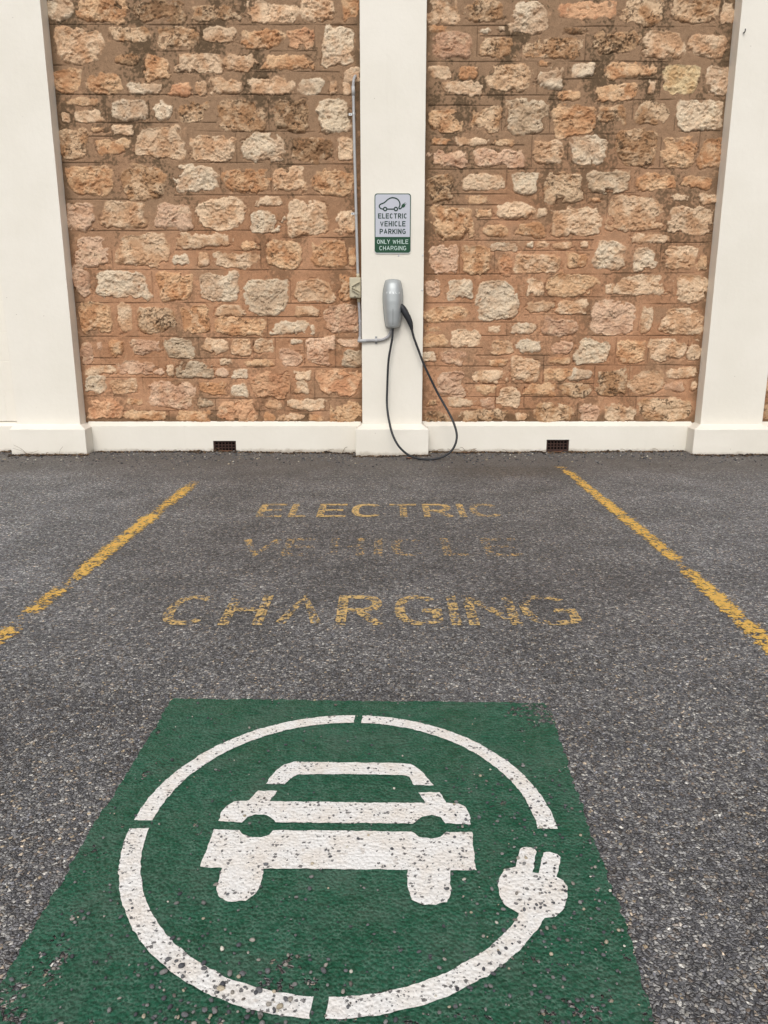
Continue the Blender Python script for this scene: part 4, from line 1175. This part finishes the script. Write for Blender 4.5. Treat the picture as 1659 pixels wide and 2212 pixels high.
def straw(n, region, seed):
    """dead stalks and grass blown against the foot of the wall"""
    rr = random.Random(seed); parts = []
    for _ in range(n):
        xa, xb, ya, yb, ln = rr.choice(region)
        x, y = rr.uniform(xa, xb), rr.uniform(ya, yb); L = rr.uniform(.03, ln); az = rr.gauss(0, .5) + (math.pi if rr.random() < .5 else 0)
        z = float(ground_z(x, y)) + .003; up = abs(rr.gauss(0, .25)) * L
        P = [(x, y, z), (x + L * .5 * math.cos(az), y + L * .2 * math.sin(az), z + up * .8 + .002), (x + L * math.cos(az), y + L * .3 * math.sin(az), z + up)]
        parts.append(tube(smoothpath(P, 3), [.0016] * 6 + [.0006], 5))
    return solid(parts)
for lab, st_ in (('dry grass stalks leaning against the outer corner of the left pilaster base', ((0,-.11,.10),(.006,-.06,.065),(.012,-.13,.07),(.004,.05,.04),(.01,.09,.05))),
                 ('short dry grass stalk against the middle of the left pilaster base', ((0,.05,.085),(.004,-.04,.03)))):
    x0_ = -3.0 if len(st_) > 3 else -2.74
    parts = [tube(smoothpath([(x0_+ax,6.405,.0),(x0_+ax+dx*.4,6.395,dz*.62),(x0_+ax+dx,6.39,dz)],6), [.0009]*12+[.0004], 5) for ax, dx, dz in st_]
    tag(link('dry_grass_tuft', solid(parts), LEAF2), lab, 'grass', 'dry grass at the wall foot')

_phi = (1 + 5 ** 0.5) / 2
_ico = np.array([(-1,_phi,0),(1,_phi,0),(-1,-_phi,0),(1,-_phi,0),(0,-1,_phi),(0,1,_phi),(0,-1,-_phi),(0,1,-_phi),(_phi,0,-1),(_phi,0,1),(-_phi,0,-1),(-_phi,0,1)]) / math.sqrt(1 + _phi ** 2)
_icf = np.array([(0,11,5),(0,5,1),(0,1,7),(0,7,10),(0,10,11),(1,5,9),(5,11,4),(11,10,2),(10,7,6),(7,1,8),(3,9,4),(3,4,2),(3,2,6),(3,6,8),(3,8,9),(4,9,5),(2,4,11),(6,2,10),(8,6,7),(9,8,1)])
def sub_ico():
    V = [tuple(v) for v in _ico]; F = []; cache = {}
    def mid(a, b):
        k = (min(a, b), max(a, b))
        if k not in cache:
            p = (np.array(V[a]) + np.array(V[b])); p /= np.linalg.norm(p); V.append(tuple(p)); cache[k] = len(V) - 1
        return cache[k]
    for a, b, c in _icf:
        x, y, z = mid(a, b), mid(b, c), mid(c, a); F += [(a, x, z), (b, y, x), (c, z, y), (x, y, z)]
    return np.array(V), np.array(F)
_sv, _sf = sub_ico()
GRAVEL = M('loose_gravel'); GRAVEL.base(GRAVEL.mix(1.0, GRAVEL.attr('tint'), GRAVEL.ramp(GRAVEL.noise(300, 3), [(0.3, (.75,.75,.75)), (.7, (1.2,1.2,1.2))]), 'MULTIPLY'), 0.75)
PEB = np.array([lin(96,96,98), lin(120,118,116), lin(72,72,76), lin(140,134,126), lin(168,156,136), lin(104,98,92), lin(190,184,172)])
def pebbles(x, y, z, r, seed, fine=True, pal=PEB, prob=None, flatten=(0.45, 0.8)):
    rg = np.random.RandomState(seed); n = len(x)
    B, Fc = (_sv, _sf) if fine else (_ico, _icf)
    k = len(B)
    sc = r[:, None] * np.stack([rg.uniform(.8, 1.35, n), rg.uniform(.7, 1.0, n), rg.uniform(*flatten, n)], 1)
    P = B[None] * (1 + 0.22 * (rg.rand(n, k, 1) - .5)) * sc[:, None, :]
    a = rg.uniform(0, 2 * math.pi, n); ca, sa = np.cos(a)[:, None], np.sin(a)[:, None]
    X_ = P[..., 0] * ca - P[..., 1] * sa + x[:, None]; Y_ = P[..., 0] * sa + P[..., 1] * ca + y[:, None]
    Z_ = P[..., 2] + (z + sc[:, 2] * 0.55)[:, None]
    Q = (Fc[None] + (np.arange(n) * k)[:, None, None]).reshape(-1, 3)
    t = pal[rg.choice(len(pal), n, p=prob)] * rg.uniform(.8, 1.2, n)[:, None]
    return np.stack([X_, Y_, Z_], -1).reshape(-1, 3), Q, np.repeat(t, k, 0)
rg = np.random.RandomState(3)
# strewn on the paint (denser at its near edge), over the near asphalt, and gathered at the wall foot
xs_, ys_, rs_ = [], [], []
def strew(n, fx, fy, r0, r1):
    xs_.append(fx(n)); ys_.append(fy(n)); rs_.append(r0 + (r1 - r0) * rg.rand(n) ** 2)
strew(330, lambda n: rg.uniform(-.66, .45, n), lambda n: .9 + 0.42 * rg.rand(n) ** 1.8, .0018, .0048)
strew(150, lambda n: rg.normal(-.30, .10, n), lambda n: .97 + np.abs(rg.normal(0, .10, n)), .0024, .0060)
strew(330, lambda n: rg.uniform(.15, .47, n), lambda n: rg.uniform(.95, 1.75, n), .0016, .0044)
strew(200, lambda n: rg.uniform(-.64, .46, n), lambda n: rg.uniform(1.2, 2.1, n), .0016, .0042)
strew(500, lambda n: rg.uniform(-1.6, 1.6, n), lambda n: rg.uniform(.9, 3.2, n), .0020, .0045)
strew(3600, lambda n: rg.uniform(-3.4, 3.6, n), lambda n: 6.57 - np.abs(rg.normal(0, .28, n)), .002, .0095)
px_, py_, pr_ = map(np.concatenate, (xs_, ys_, rs_))
on = (px_ > -.66) & (px_ < .48) & (py_ < 2.1)
ok_ = ~((py_ > 6.41) & (((px_ > -3.15) & (px_ < -2.5)) | ((px_ > -.245) & (px_ < .38)) | (px_ > 2.6)))
px_, py_, pr_, on = px_[ok_], py_[ok_], pr_[ok_], on[ok_]
V, Q, T_ = pebbles(px_, py_, ground_z(px_, py_) + np.where(on, .0045, .0005), pr_, 8, True, PEB, [.28,.22,.25,.10,.04,.08,.03])
lg = link('loose_gravel', npmesh(V, Q, True, T_), GRAVEL.m)
tag(lg, 'loose grey and tan stone chips strewn over the asphalt and paint', 'gravel', kind='stuff')
# dark leaf litter caught along the foot of the wall
LPAL = np.array([lin(72,56,42), lin(52,41,33), lin(100,78,56), lin(40,33,28), lin(120,98,74)])
n_ = 3600
lx = np.where(rg.rand(n_) < .6, rg.uniform(-3.4, .9, n_), rg.uniform(.9, 3.6, n_))
pil_ = ((lx > -3.16) & (lx < -2.49)) | ((lx > -.255) & (lx < .39)) | ((lx > 2.59) & (lx < 3.28))
ly = np.where(pil_, 6.418, 6.578) - np.abs(rg.normal(0, .028, n_)) - .002
V, Q, T_ = pebbles(lx, ly, ground_z(lx, ly) + .001, rg.uniform(.004, .0135, n_), 21, False, LPAL, [.3,.3,.15,.15,.1], (.2, .6))
sw_ = straw(90, [(-2.5,-.25,6.52,6.575,.08),(.38,2.6,6.52,6.575,.08),(.38,.9,6.50,6.575,.10),(-3.1,-2.5,6.37,6.41,.08)], 4)
sv_ = np.array([v.co[:] for v in sw_.vertices]); sw_.calc_loop_triangles()
st3 = np.array([t.vertices[:] for t in sw_.loop_triangles])
lit = link('leaf_litter', npmesh(np.vstack([V, sv_]), np.vstack([Q, st3 + len(V)]), True, np.vstack([T_, np.tile(np.array(lin(122,98,70)), (len(sv_), 1))])), GRAVEL.m)
tag(lit, 'thin line of dark leaf litter and straw along the foot of the wall', 'litter', kind='stuff')

# coarse chips standing proud of the seal in the near foreground
n_ = 95000
cy = rg.uniform(.86, 2.75, n_); cxm = (cy * .971 + .27) * .5 + .25
cx_ = rg.uniform(-1, 1, n_) * cxm
dens = np.clip((2.75 - cy) / .65, 0, 1) * (cxm / cxm.max())
inside = (cx_ > -.658 + .008 * np.sin(cy * 40)) & (cx_ < .437 + .036 * np.clip(cy - 1.0, 0, 1.1) + .012 * fbm(cy, cy, .08, 3, 5)) & (cy < 2.095)
online = (np.abs(np.abs(cx_) - 1.36) < .06)
keep = (rg.rand(n_) < dens) & ~inside & ~(online & (rg.rand(n_) < .8))
cx_, cy = cx_[keep], cy[keep]
CP = np.array([lin(90,89,92), lin(108,107,108), lin(130,128,127), lin(72,71,75), lin(152,147,139), lin(160,143,118), lin(186,180,170), lin(122,108,96), lin(138,138,144)])
V, Q, T_ = pebbles(cx_, cy, np.full(len(cx_), -.0017), .0014 + .0032 * rg.rand(len(cx_)) ** 2.2, 31, False, CP, [.22,.2,.16,.14,.08,.05,.02,.07,.06], (.35, .75))
T_ *= (1 + .35 * fbm(V[:, 0], V[:, 1], .5, 3, 77))[:, None]
chips = link('stone_chips', npmesh(V, Q, False, np.clip(T_, .01, .9)), GRAVEL.m)
tag(chips, 'grey and tan stone chips bedded in the near asphalt', 'gravel', kind='stuff')
